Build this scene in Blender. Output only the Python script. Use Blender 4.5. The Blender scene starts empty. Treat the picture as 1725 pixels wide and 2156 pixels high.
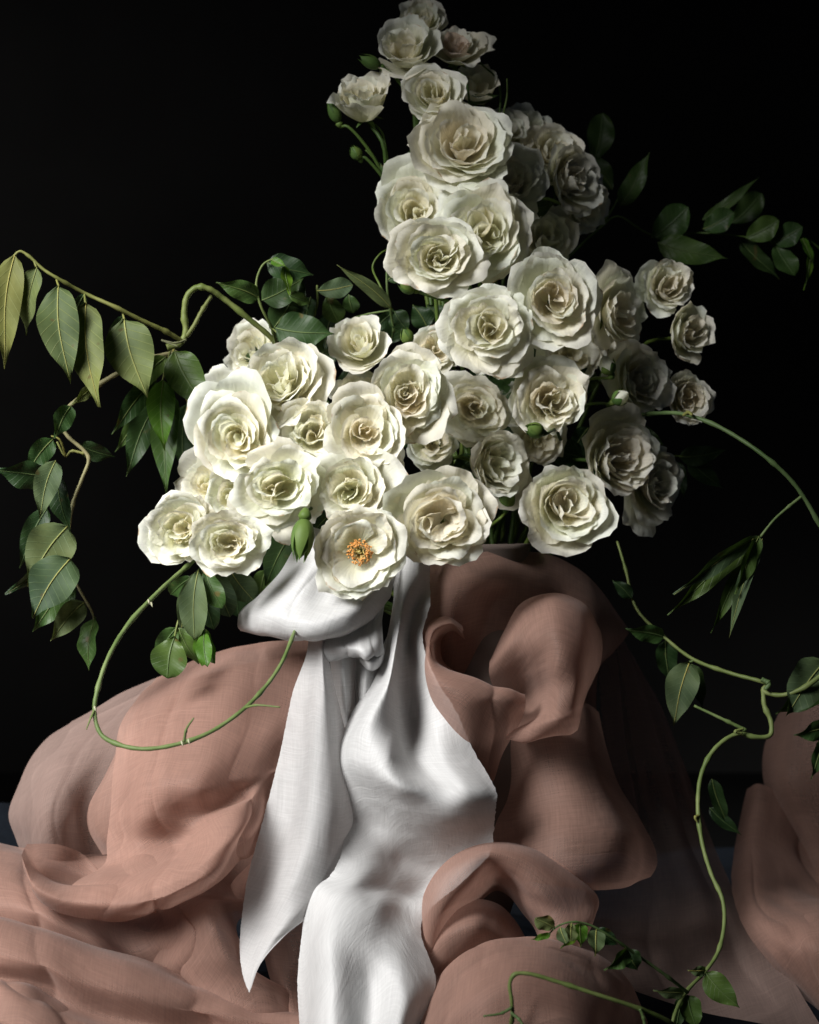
import bpy, math, random
import numpy as np
from mathutils import Vector, Matrix, Quaternion, noise

random.seed(7)
rng = np.random.default_rng(7)
SC = bpy.context.scene
COL = SC.collection
R = math.radians

# ------------------------------------------------------------------ camera
D = 1.5                       # metres from the lens to the middle of the bouquet
S = 0.575 / 1725              # metres per unit of the layout grid at that distance
ZC = 0.36                     # height of the lens above the table top
cam_d = bpy.data.cameras.new('camera')
cam = bpy.data.objects.new('camera', cam_d)
COL.objects.link(cam)
cam.location = (0, -D, ZC)
cam.rotation_euler = (R(90), 0, 0)
cam_d.sensor_fit = 'HORIZONTAL'
cam_d.sensor_width = 24
cam_d.lens = 24 * D / 0.575
cam_d.clip_start = 0.05
cam_d.clip_end = 50
cam_d.dof.use_dof = True
cam_d.dof.focus_distance = D - 0.09
cam_d.dof.aperture_fstop = 7.0
SC.camera = cam
SC.cycles.max_bounces = 10
SC.cycles.diffuse_bounces = 5
SC.cycles.transparent_max_bounces = 12

# ------------------------------------------------------------------ world and lamps
w = bpy.data.worlds.new('World')
SC.world = w
w.use_nodes = True
w.node_tree.nodes['Background'].inputs[0].default_value = (0.55, 0.7, 1.0, 1)
w.node_tree.nodes['Background'].inputs[1].default_value = 0.014


def area(name, loc, target, sx, sy, power, color, spread):
    l = bpy.data.lights.new(name, 'AREA')
    l.shape = 'RECTANGLE'
    l.size, l.size_y = sx, sy
    l.energy = power
    l.color = color
    l.spread = R(spread)
    o = bpy.data.objects.new(name, l)
    COL.objects.link(o)
    o.location = loc
    o.rotation_euler = (Vector(target) - Vector(loc)).to_track_quat('-Z', 'Y').to_euler()
    return o


area('window_light', (-0.71, -0.54, 0.62), (-0.305, -0.08, 0.24), 0.74, 0.86, 5.6, (1.0, 0.985, 0.97), 40)
area('backdrop_fill', (-1.3, 0.85, 0.75), (-0.62, 1.45, 0.45), 0.5, 0.5, 1.6, (1.0, 0.97, 0.94), 110)  # added fill lamp without a source in the setting, lifts the backdrop's left side
SC.view_settings.view_transform = 'Standard'
SC.view_settings.look = 'None'
SC.view_settings.exposure = 0
SC.view_settings.gamma = 1


# ------------------------------------------------------------------ helpers
def P(px, py, y=0.0):
    k = S * (D + y) / D
    return Vector(((px - 862.5) * k, y, ZC - (py - 1078) * k))


def tag(o, label=None, cat=None, group=None, kind=None):
    if label: o['label'] = label
    if cat: o['category'] = cat
    if group: o['group'] = group
    if kind: o['kind'] = kind
    return o


def thing(name, loc, label, cat, group=None, quat=None):
    o = bpy.data.objects.new(name, None)
    o.empty_display_size = 0.01
    COL.objects.link(o)
    if quat is not None:
        o.rotation_mode = 'QUATERNION'
        o.rotation_quaternion = quat
    o.location = loc
    return tag(o, label, cat, group)


def mesh_obj(name, verts, faces, mats, parent=None, uvs=None, smooth=True, inv=None):
    """verts as an (n,3) array (world space when inv is given: moved to the parent's space)"""
    v = np.asarray(verts, dtype=np.float64)
    if inv is not None:
        m = np.array(inv)
        v = v @ m[:3, :3].T + m[:3, 3]
    me = bpy.data.meshes.new(name)
    f = np.asarray(faces, dtype=np.int32)
    n, q = f.shape
    me.vertices.add(len(v))
    me.vertices.foreach_set('co', v.astype(np.float32).ravel())
    me.loops.add(n * q)
    me.loops.foreach_set('vertex_index', f.ravel())
    me.polygons.add(n)
    me.polygons.foreach_set('loop_start', np.arange(0, n * q, q, dtype=np.int32))
    me.polygons.foreach_set('loop_total', np.full(n, q, dtype=np.int32))
    if smooth:
        me.polygons.foreach_set('use_smooth', np.ones(n, dtype=bool))
    if uvs is not None:
        ul = me.uv_layers.new(name='UVMap')
        ul.data.foreach_set('uv', np.asarray(uvs, dtype=np.float32)[f.ravel()].ravel())
    me.update(calc_edges=True)
    me.validate()
    for m_ in (mats if isinstance(mats, (list, tuple)) else [mats]):
        me.materials.append(m_)
    o = bpy.data.objects.new(name, me)
    COL.objects.link(o)
    if parent is not None:
        o.parent = parent
    return o


def grid_faces(nu, nv, wrap=False):
    """rows nv, columns nu; index = j*nu+i"""
    i = np.arange(nu if wrap else nu - 1)
    j = np.arange(nv - 1)
    I, J = np.meshgrid(i, j)
    I2 = (I + 1) % nu
    return np.stack([J * nu + I, J * nu + I2, (J + 1) * nu + I2, (J + 1) * nu + I], -1).reshape(-1, 4)


def crom(pts, n):
    """Catmull-Rom through pts, n samples, even in point index weighted by chord length"""
    p = np.asarray(pts, dtype=np.float64)
    if len(p) == 1:
        return np.repeat(p, n, 0)
    if len(p) == 2:
        t = np.linspace(0, 1, n)[:, None]
        return p[0] * (1 - t) + p[1] * t
    seg = np.sqrt(np.linalg.norm(np.diff(p, axis=0), axis=1) + 1e-9)
    k = np.concatenate([[0], np.cumsum(seg)])
    a = np.vstack([2 * p[0] - p[1], p, 2 * p[-1] - p[-2]])
    kk = np.concatenate([[k[0] - seg[0]], k, [k[-1] + seg[-1]]])
    t = np.linspace(0, k[-1], n)
    i = np.clip(np.searchsorted(k, t, side='right') - 1, 0, len(p) - 2)
    p0, p1, p2, p3 = a[i], a[i + 1], a[i + 2], a[i + 3]
    t0, t1, t2, t3 = [x[:, None] for x in (kk[i], kk[i + 1], kk[i + 2], kk[i + 3])]
    tt = t[:, None]
    A1 = (t1 - tt) / (t1 - t0) * p0 + (tt - t0) / (t1 - t0) * p1
    A2 = (t2 - tt) / (t2 - t1) * p1 + (tt - t1) / (t2 - t1) * p2
    A3 = (t3 - tt) / (t3 - t2) * p2 + (tt - t2) / (t3 - t2) * p3
    B1 = (t2 - tt) / (t2 - t0) * A1 + (tt - t0) / (t2 - t0) * A2
    B2 = (t3 - tt) / (t3 - t1) * A2 + (tt - t1) / (t3 - t1) * A3
    return (t2 - tt) / (t2 - t1) * B1 + (tt - t1) / (t2 - t1) * B2


def tube_arrays(path, rad, k=8):
    """path (n,3), rad scalar or (n,)"""
    p = np.asarray(path, dtype=np.float64)
    n = len(p)
    r = np.broadcast_to(np.asarray(rad, dtype=np.float64), (n,))
    t = np.gradient(p, axis=0)
    t /= np.linalg.norm(t, axis=1)[:, None] + 1e-12
    ref = np.array([0.0, 1.0, 0.0]) if abs(t[0][1]) < 0.9 else np.array([1.0, 0, 0])
    nrm = np.cross(t[0], ref); nrm /= np.linalg.norm(nrm)
    vs = np.zeros((n, k, 3))
    ang = np.arange(k) * 2 * math.pi / k
    for i in range(n):
        nrm = nrm - t[i] * np.dot(nrm, t[i])
        nrm /= np.linalg.norm(nrm) + 1e-12
        b = np.cross(t[i], nrm)
        vs[i] = p[i] + r[i] * (np.cos(ang)[:, None] * nrm + np.sin(ang)[:, None] * b)
    f = grid_faces(k, n, True)
    v = vs.reshape(-1, 3)
    # end caps as quads onto centre points
    v = np.vstack([v, p[0], p[-1]])
    c0, c1 = n * k, n * k + 1
    caps = []
    for i in range(0, k, 2):
        caps.append([c0, (i + 2) % k, i + 1, i])
        b0 = (n - 1) * k
        caps.append([c1, b0 + i, b0 + i + 1, b0 + (i + 2) % k])
    uv = np.zeros((len(v), 2))
    uv[:n * k, 0] = np.tile(ang / 6.283, n)
    uv[:n * k, 1] = np.repeat(np.linspace(0, 1, n), k)
    return v, np.vstack([f, np.array(caps)]), uv


def merge(parts):
    vs, fs, us, o = [], [], [], 0
    for v, f, u in parts:
        vs.append(v); fs.append(f + o); us.append(u); o += len(v)
    return np.vstack(vs), np.vstack(fs), np.vstack(us)


# ------------------------------------------------------------------ materials
def new_mat(name):
    m = bpy.data.materials.new(name)
    m.use_nodes = True
    nt = m.node_tree
    for n in list(nt.nodes): nt.nodes.remove(n)
    out = nt.nodes.new('ShaderNodeOutputMaterial')
    return m, nt, out


def N(nt, t, **kw):
    n = nt.nodes.new(t)
    for k, v in kw.items():
        if k in n.inputs: n.inputs[k].default_value = v
        else: setattr(n, k, v)
    return n


def ramp(nt, stops):
    r = nt.nodes.new('ShaderNodeValToRGB')
    e = r.color_ramp.elements
    while len(e) < len(stops): e.new(0.5)
    for q, (p, c) in zip(e, stops):
        q.position = p; q.color = (*c, 1)
    return r


def mixc(nt, a, b, fac, mode='MIX'):
    m = nt.nodes.new('ShaderNodeMix'); m.data_type = 'RGBA'; m.blend_type = mode
    for sock, val in ((m.inputs[6], a), (m.inputs[7], b), (m.inputs[0], fac)):
        if hasattr(val, 'is_output') or hasattr(val, 'links'): nt.links.new(val, sock)
        else: sock.default_value = val if not isinstance(val, tuple) else (*val, 1)
    return m.outputs[2]


def petal_mat(name, base, tip, edge, trans=0.32):
    m, nt, out = new_mat(name)
    L = nt.links
    uv = N(nt, 'ShaderNodeUVMap')
    sep = N(nt, 'ShaderNodeSeparateXYZ'); L.new(uv.outputs[0], sep.inputs[0])
    rp = ramp(nt, [(0.0, base), (0.45, tuple(0.5 * (a + b) for a, b in zip(base, tip))), (0.8, tip), (1.0, edge)])
    L.new(sep.outputs[1], rp.inputs[0])
    oi = N(nt, 'ShaderNodeObjectInfo')
    var = ramp(nt, [(0, (0.97, 0.92, 0.84)), (0.5, (1, 1, 1)), (1, (0.93, 0.98, 0.95))])
    L.new(oi.outputs['Random'], var.inputs[0])
    c = mixc(nt, rp.outputs[0], var.outputs[0], 0.8, 'MULTIPLY')
    tc = N(nt, 'ShaderNodeTexCoord')
    ns = N(nt, 'ShaderNodeTexNoise', Scale=140.0, Detail=4.0); L.new(tc.outputs['Object'], ns.inputs['Vector'])
    mot = ramp(nt, [(0.35, (0.93, 0.93, 0.90)), (0.65, (1, 1, 1))]); L.new(ns.outputs[0], mot.inputs[0])
    c = mixc(nt, c, mot.outputs[0], 1.0, 'MULTIPLY')
    # rare tan bruises on the very edge
    n2 = N(nt, 'ShaderNodeTexNoise', Scale=90.0, Detail=2.0); L.new(tc.outputs['Object'], n2.inputs['Vector'])
    br = ramp(nt, [(0.60, (0, 0, 0)), (0.68, (1, 1, 1))]); L.new(n2.outputs[0], br.inputs[0])
    ed = ramp(nt, [(0.955, (0, 0, 0)), (1.0, (1, 1, 1))]); L.new(sep.outputs[1], ed.inputs[0])
    mu = N(nt, 'ShaderNodeMath', operation='MULTIPLY'); L.new(br.outputs[0], mu.inputs[0]); L.new(ed.outputs[0], mu.inputs[1])
    c = mixc(nt, c, (0.45, 0.27, 0.12), mu.outputs[0])
    # fine radiating veins as relief
    cx = N(nt, 'ShaderNodeCombineXYZ')
    a1 = N(nt, 'ShaderNodeMath', operation='MULTIPLY'); a1.inputs[1].default_value = 16.0
    a2 = N(nt, 'ShaderNodeMath', operation='MULTIPLY'); a2.inputs[1].default_value = 1.6
    L.new(sep.outputs[0], a1.inputs[0]); L.new(sep.outputs[1], a2.inputs[0])
    L.new(a1.outputs[0], cx.inputs[0]); L.new(a2.outputs[0], cx.inputs[1]); L.new(oi.outputs['Random'], cx.inputs[2])
    nv = N(nt, 'ShaderNodeTexNoise', Scale=1.0, Detail=3.0); L.new(cx.outputs[0], nv.inputs['Vector'])
    bp = N(nt, 'ShaderNodeBump', Strength=0.5, Distance=0.0012); L.new(nv.outputs[0], bp.inputs['Height'])
    df = N(nt, 'ShaderNodeBsdfPrincipled', Roughness=0.62)
    df.inputs['Specular IOR Level'].default_value = 0.25
    df.inputs['Sheen Weight'].default_value = 0.15
    L.new(c, df.inputs['Base Color']); L.new(bp.outputs[0], df.inputs['Normal'])
    tr = N(nt, 'ShaderNodeBsdfTranslucent'); L.new(mixc(nt, c, (1.0, 0.97, 0.87), 1.0, 'MULTIPLY'), tr.inputs[0]); L.new(bp.outputs[0], tr.inputs['Normal'])
    mx = N(nt, 'ShaderNodeMixShader'); mx.inputs[0].default_value = trans
    L.new(df.outputs[0], mx.inputs[1]); L.new(tr.outputs[0], mx.inputs[2])
    L.new(mx.outputs[0], out.inputs[0])
    return m


PET_OUT = petal_mat('petal_outer', (0.76, 0.77, 0.55), (0.87, 0.87, 0.79), (0.90, 0.90, 0.84), 0.42)
PET_IN = petal_mat('petal_inner', (0.89, 0.87, 0.69), (0.91, 0.90, 0.80), (0.91, 0.91, 0.85), 0.52)
PET_BLUSH = petal_mat('petal_blush', (0.90, 0.86, 0.74), (0.91, 0.88, 0.80), (0.91, 0.90, 0.84), 0.52)
PET_OLD = petal_mat('petal_faded', (0.72, 0.60, 0.46), (0.78, 0.66, 0.56), (0.70, 0.56, 0.48))


def green_mat(name, c1, c2, vein=None, rough=0.55, trans=0.18, spec=0.2):
    m, nt, out = new_mat(name)
    L = nt.links
    tc = N(nt, 'ShaderNodeTexCoord')
    ns = N(nt, 'ShaderNodeTexNoise', Scale=60.0, Detail=5.0); L.new(tc.outputs['Object'], ns.inputs['Vector'])
    rp = ramp(nt, [(0.3, c1), (0.7, c2)]); L.new(ns.outputs[0], rp.inputs[0])
    oi = N(nt, 'ShaderNodeObjectInfo')
    var = ramp(nt, [(0, (0.62, 0.70, 0.66)), (0.5, (0.95, 0.95, 0.85)), (1, (1.25, 1.05, 0.80))]); L.new(oi.outputs['Random'], var.inputs[0])
    c = mixc(nt, rp.outputs[0], var.outputs[0], 1.0, 'MULTIPLY')
    h = ns.outputs[0]
    if vein:
        sp_ = N(nt, 'ShaderNodeTexNoise', Scale=95.0, Detail=1.0); L.new(tc.outputs['Object'], sp_.inputs['Vector'])
        sr_ = ramp(nt, [(0.70, (0, 0, 0)), (0.76, (0.8, 0.8, 0.8))]); L.new(sp_.outputs[0], sr_.inputs[0])
        c = mixc(nt, c, (0.10, 0.075, 0.025), sr_.outputs[0])
        bl = N(nt, 'ShaderNodeTexNoise', Scale=22.0, Detail=3.0); L.new(tc.outputs['Object'], bl.inputs['Vector'])
        br_ = ramp(nt, [(0.35, (0.70, 0.74, 0.78)), (0.65, (1.15, 1.10, 0.95))]); L.new(bl.outputs[0], br_.inputs[0])
        c = mixc(nt, c, br_.outputs[0], 1.0, 'MULTIPLY')
        # side veins: v + 0.55*|u| repeated along the leaf
        uv = N(nt, 'ShaderNodeUVMap'); sp = N(nt, 'ShaderNodeSeparateXYZ'); L.new(uv.outputs[0], sp.inputs[0])
        su = N(nt, 'ShaderNodeMath', operation='SUBTRACT'); su.inputs[1].default_value = 0.5; L.new(sp.outputs[0], su.inputs[0])
        ab = N(nt, 'ShaderNodeMath', operation='ABSOLUTE'); L.new(su.outputs[0], ab.inputs[0])
        ma = N(nt, 'ShaderNodeMath', operation='MULTIPLY_ADD'); ma.inputs[1].default_value = -0.42
        L.new(ab.outputs[0], ma.inputs[0]); L.new(sp.outputs[1], ma.inputs[2])
        mm = N(nt, 'ShaderNodeMath', operation='MULTIPLY'); mm.inputs[1].default_value = 9.0; L.new(ma.outputs[0], mm.inputs[0])
        fr = N(nt, 'ShaderNodeMath', operation='FRACT'); L.new(mm.outputs[0], fr.inputs[0])
        vr = ramp(nt, [(0.0, (1, 1, 1)), (0.07, (0.1, 0.1, 0.1)), (0.16, (0, 0, 0)), (0.95, (0, 0, 0)), (1.0, (1, 1, 1))]); L.new(fr.outputs[0], vr.inputs[0])
        mid = ramp(nt, [(0.0, (1, 1, 1)), (0.03, (0, 0, 0))]); L.new(ab.outputs[0], mid.inputs[0])
        mxv = N(nt, 'ShaderNodeMath', operation='MAXIMUM'); L.new(vr.outputs[0], mxv.inputs[0]); L.new(mid.outputs[0], mxv.inputs[1])
        fc = N(nt, 'ShaderNodeMath', operation='MULTIPLY'); fc.inputs[1].default_value = 0.5; L.new(mxv.outputs[0], fc.inputs[0])
        c = mixc(nt, c, vein, fc.outputs[0])
        h = mxv.outputs[0]
    b = N(nt, 'ShaderNodeBump', Strength=0.35, Distance=0.0006); L.new(h, b.inputs['Height'])
    df = N(nt, 'ShaderNodeBsdfPrincipled', Roughness=rough)
    df.inputs['Specular IOR Level'].default_value = spec
    L.new(c, df.inputs['Base Color']); L.new(b.outputs[0], df.inputs['Normal'])
    tr = N(nt, 'ShaderNodeBsdfTranslucent'); L.new(mixc(nt, c, (1.0, 1.15, 0.4), 1.0, 'MULTIPLY'), tr.inputs[0])
    mx = N(nt, 'ShaderNodeMixShader'); mx.inputs[0].default_value = trans
    L.new(df.outputs[0], mx.inputs[1]); L.new(tr.outputs[0], mx.inputs[2]); L.new(mx.outputs[0], out.inputs[0])
    return m


LEAF = {
    'o': green_mat('leaf_olive_underside', (0.115, 0.150, 0.055), (0.155, 0.190, 0.080), (0.25, 0.28, 0.10), 0.6, 0.2, 0.2),
    's': green_mat('leaf_sage', (0.070, 0.110, 0.055), (0.100, 0.142, 0.072), (0.14, 0.20, 0.09), 0.62),
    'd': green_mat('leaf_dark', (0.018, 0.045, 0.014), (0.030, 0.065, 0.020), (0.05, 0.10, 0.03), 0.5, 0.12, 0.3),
    'm': green_mat('leaf_mid', (0.040, 0.085, 0.025), (0.060, 0.115, 0.035), (0.10, 0.16, 0.05), 0.42),
    'b': green_mat('leaf_bright', (0.070, 0.170, 0.018), (0.110, 0.230, 0.030), (0.16, 0.28, 0.05), 0.42, 0.25),
}
STEM = {
    'o': green_mat('stem_olive', (0.14, 0.155, 0.045), (0.20, 0.20, 0.07), None, 0.55, 0.0),
    'g': green_mat('stem_green', (0.07, 0.115, 0.035), (0.15, 0.20, 0.085), None, 0.5, 0.0),
    'w': green_mat('stem_woody', (0.17, 0.17, 0.10), (0.23, 0.22, 0.13), None, 0.6, 0.0),
    'r': green_mat('rose_stem', (0.055, 0.10, 0.025), (0.085, 0.14, 0.035), None, 0.45, 0.05),
}
SEPAL = green_mat('sepal_green', (0.075, 0.14, 0.035), (0.12, 0.20, 0.06), None, 0.5, 0.2)
RIB = green_mat('midrib_yellow_green', (0.26, 0.27, 0.09), (0.32, 0.33, 0.12), None, 0.5, 0.1)


def cloth_mat(name, col, alpha, rough, trans, su=1.0, sv=1.0, sheen=0.3, slub=0.5, spec=0.4, wr=0.25, thread=0.80):
    m, nt, out = new_mat(name)
    L = nt.links
    uv = N(nt, 'ShaderNodeUVMap')
    # UV is in metres along the cloth: threads by stretched noise in both directions
    def stretched(sx, sy, sc, det):
        mp = N(nt, 'ShaderNodeMapping'); mp.inputs['Scale'].default_value = (sx, sy, 1)
        L.new(uv.outputs[0], mp.inputs[0])
        n = N(nt, 'ShaderNodeTexNoise', Scale=sc, Detail=det, Roughness=0.6); L.new(mp.outputs[0], n.inputs['Vector'])
        return n.outputs[0]
    weft = stretched(40, 900, 1.0, 3.0)
    warp = stretched(900, 40, 1.0, 3.0)
    ad = N(nt, 'ShaderNodeMath', operation='ADD'); L.new(weft, ad.inputs[0]); L.new(warp, ad.inputs[1])
    slubn = stretched(9, 420, 1.0, 2.0)
    sr = ramp(nt, [(0.62, (0, 0, 0)), (0.74, (1, 1, 1))]); L.new(slubn, sr.inputs[0])
    s2 = N(nt, 'ShaderNodeMath', operation='MULTIPLY_ADD'); s2.inputs[1].default_value = slub; L.new(sr.outputs[0], s2.inputs[0]); L.new(ad.outputs[0], s2.inputs[2])
    wn = stretched(26, 40, 1.0, 5.0)
    b0 = N(nt, 'ShaderNodeBump', Strength=wr, Distance=0.006); L.new(wn, b0.inputs['Height'])
    b = N(nt, 'ShaderNodeBump', Strength=0.35, Distance=0.0005); L.new(s2.outputs[0], b.inputs['Height']); L.new(b0.outputs[0], b.inputs['Normal'])
    big = N(nt, 'ShaderNodeTexNoise', Scale=9.0, Detail=3.0); L.new(uv.outputs[0], big.inputs['Vector'])
    vr = ramp(nt, [(0.3, tuple(x * 0.90 for x in col)), (0.7, tuple(min(1, x * 1.05) for x in col))]); L.new(big.outputs[0], vr.inputs[0])
    thr = ramp(nt, [(0.75, (0.9, 0.9, 0.9)), (1.25, (1.06, 1.05, 1.04))])
    hv = N(nt, 'ShaderNodeMath', operation='MULTIPLY'); hv.inputs[1].default_value = 0.5
    thr = ramp(nt, [(0.40, (thread, thread, thread)), (0.62, (1.0, 1.0, 1.0))]); L.new(s2.outputs[0], hv.inputs[0]); L.new(hv.outputs[0], thr.inputs[0])
    c = mixc(nt, vr.outputs[0], thr.outputs[0], 1.0, 'MULTIPLY')
    df = N(nt, 'ShaderNodeBsdfPrincipled', Roughness=rough)
    df.inputs['Specular IOR Level'].default_value = spec
    df.inputs['Sheen Weight'].default_value = sheen
    df.inputs['Sheen Roughness'].default_value = 0.4
    L.new(c, df.inputs['Base Color']); L.new(b.outputs[0], df.inputs['Normal'])
    tr = N(nt, 'ShaderNodeBsdfTranslucent'); L.new(c, tr.inputs[0])
    mx = N(nt, 'ShaderNodeMixShader'); mx.inputs[0].default_value = trans
    L.new(df.outputs[0], mx.inputs[1]); L.new(tr.outputs[0], mx.inputs[2])
    last = mx.outputs[0]
    if alpha < 1:
        tp = N(nt, 'ShaderNodeBsdfTransparent')
        # a sheer weave closes up when seen at a grazing angle
        lw = N(nt, 'ShaderNodeLayerWeight', Blend=0.35)
        mr = N(nt, 'ShaderNodeMapRange'); mr.inputs[3].default_value = 1 - alpha; mr.inputs[4].default_value = 0.02
        L.new(lw.outputs['Facing'], mr.inputs[0])
        m2 = N(nt, 'ShaderNodeMixShader'); L.new(mr.outputs[0], m2.inputs[0])
        L.new(last, m2.inputs[1]); L.new(tp.outputs[0], m2.inputs[2]); last = m2.outputs[0]
    L.new(last, out.inputs[0])
    return m


SILK = cloth_mat('white_silk', (0.61, 0.61, 0.605), 1.0, 0.55, 0.25, sheen=0.2, spec=0.3, wr=0.16, thread=0.86)
SILK_THIN = cloth_mat('thin_white_silk', (0.58, 0.575, 0.57), 0.88, 0.55, 0.35, sheen=0.2, spec=0.25, wr=0.3, thread=0.86)
ORG = cloth_mat('dusty_rose_organza', (0.50, 0.305, 0.243), 0.50, 0.55, 0.42, sheen=0.10, spec=0.18, wr=0.2)
ORG_SHEER = cloth_mat('sheer_taupe_organza', (0.42, 0.30, 0.26), 0.45, 0.55, 0.4, sheen=0.1, spec=0.15, wr=0.3)
LINEN = cloth_mat('dark_navy_linen', (0.007, 0.0095, 0.014), 1.0, 0.95, 0.0, sheen=0.0, spec=0.1, wr=0.5)


def plain_mat(name, c1, c2, rough, scale=8.0, bump=0.2, spec=0.3):
    m, nt, out = new_mat(name)
    L = nt.links
    tc = N(nt, 'ShaderNodeTexCoord')
    ns = N(nt, 'ShaderNodeTexNoise', Scale=scale, Detail=6.0); L.new(tc.outputs['Object'], ns.inputs['Vector'])
    rp = ramp(nt, [(0.3, c1), (0.7, c2)]); L.new(ns.outputs[0], rp.inputs[0])
    b = N(nt, 'ShaderNodeBump', Strength=bump, Distance=0.002); L.new(ns.outputs[0], b.inputs['Height'])
    df = N(nt, 'ShaderNodeBsdfPrincipled', Roughness=rough)
    df.inputs['Specular IOR Level'].default_value = spec
    L.new(rp.outputs[0], df.inputs['Base Color']); L.new(b.outputs[0], df.inputs['Normal']); L.new(df.outputs[0], out.inputs[0])
    return m


WALL = plain_mat('black_backdrop', (0.0045, 0.0045, 0.0045), (0.006, 0.006, 0.0058), 0.95, 3, 0.1, 0.02)
CLOTHBG = plain_mat('charcoal_backdrop', (0.010, 0.010, 0.010), (0.020, 0.0195, 0.019), 0.95, 2.2, 0.2, 0.0)
CERAMIC = plain_mat('taupe_ceramic', (0.10, 0.080, 0.070), (0.14, 0.11, 0.095), 0.5, 30, 0.15)
ANTHER = plain_mat('orange_anther', (0.52, 0.22, 0.05), (0.70, 0.36, 0.11), 0.7, 400, 0.3)
PISTIL = plain_mat('yellow_pistil', (0.42, 0.34, 0.10), (0.62, 0.52, 0.20), 0.6, 400, 0.3)
FILAMENT = plain_mat('pale_filament', (0.72, 0.55, 0.20), (0.80, 0.62, 0.28), 0.6, 100, 0.1)
SCAR = plain_mat('pale_bud_scar', (0.28, 0.28, 0.18), (0.38, 0.37, 0.25), 0.6, 300, 0.3)

# ------------------------------------------------------------------ setting
def sheet(name, nx, ny, fn, mat, kind='structure'):
    vs = np.array([fn(i / (nx - 1), j / (ny - 1)) for j in range(ny) for i in range(nx)])
    uv = np.array([[i / (nx - 1) * 3, j / (ny - 1) * 3] for j in range(ny) for i in range(nx)])
    return tag(mesh_obj(name, vs, grid_faces(nx, ny), mat, None, uv), kind=kind)


sheet('tabletop', 2, 2, lambda u, v: (-1.6 + 3.2 * u, -0.55 + 2.0 * v, 0.0), WALL)
sheet('backdrop', 2, 2, lambda u, v: (-2.2 + 4.4 * u, 1.45, -0.2 + 3.0 * v), CLOTHBG)


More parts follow.
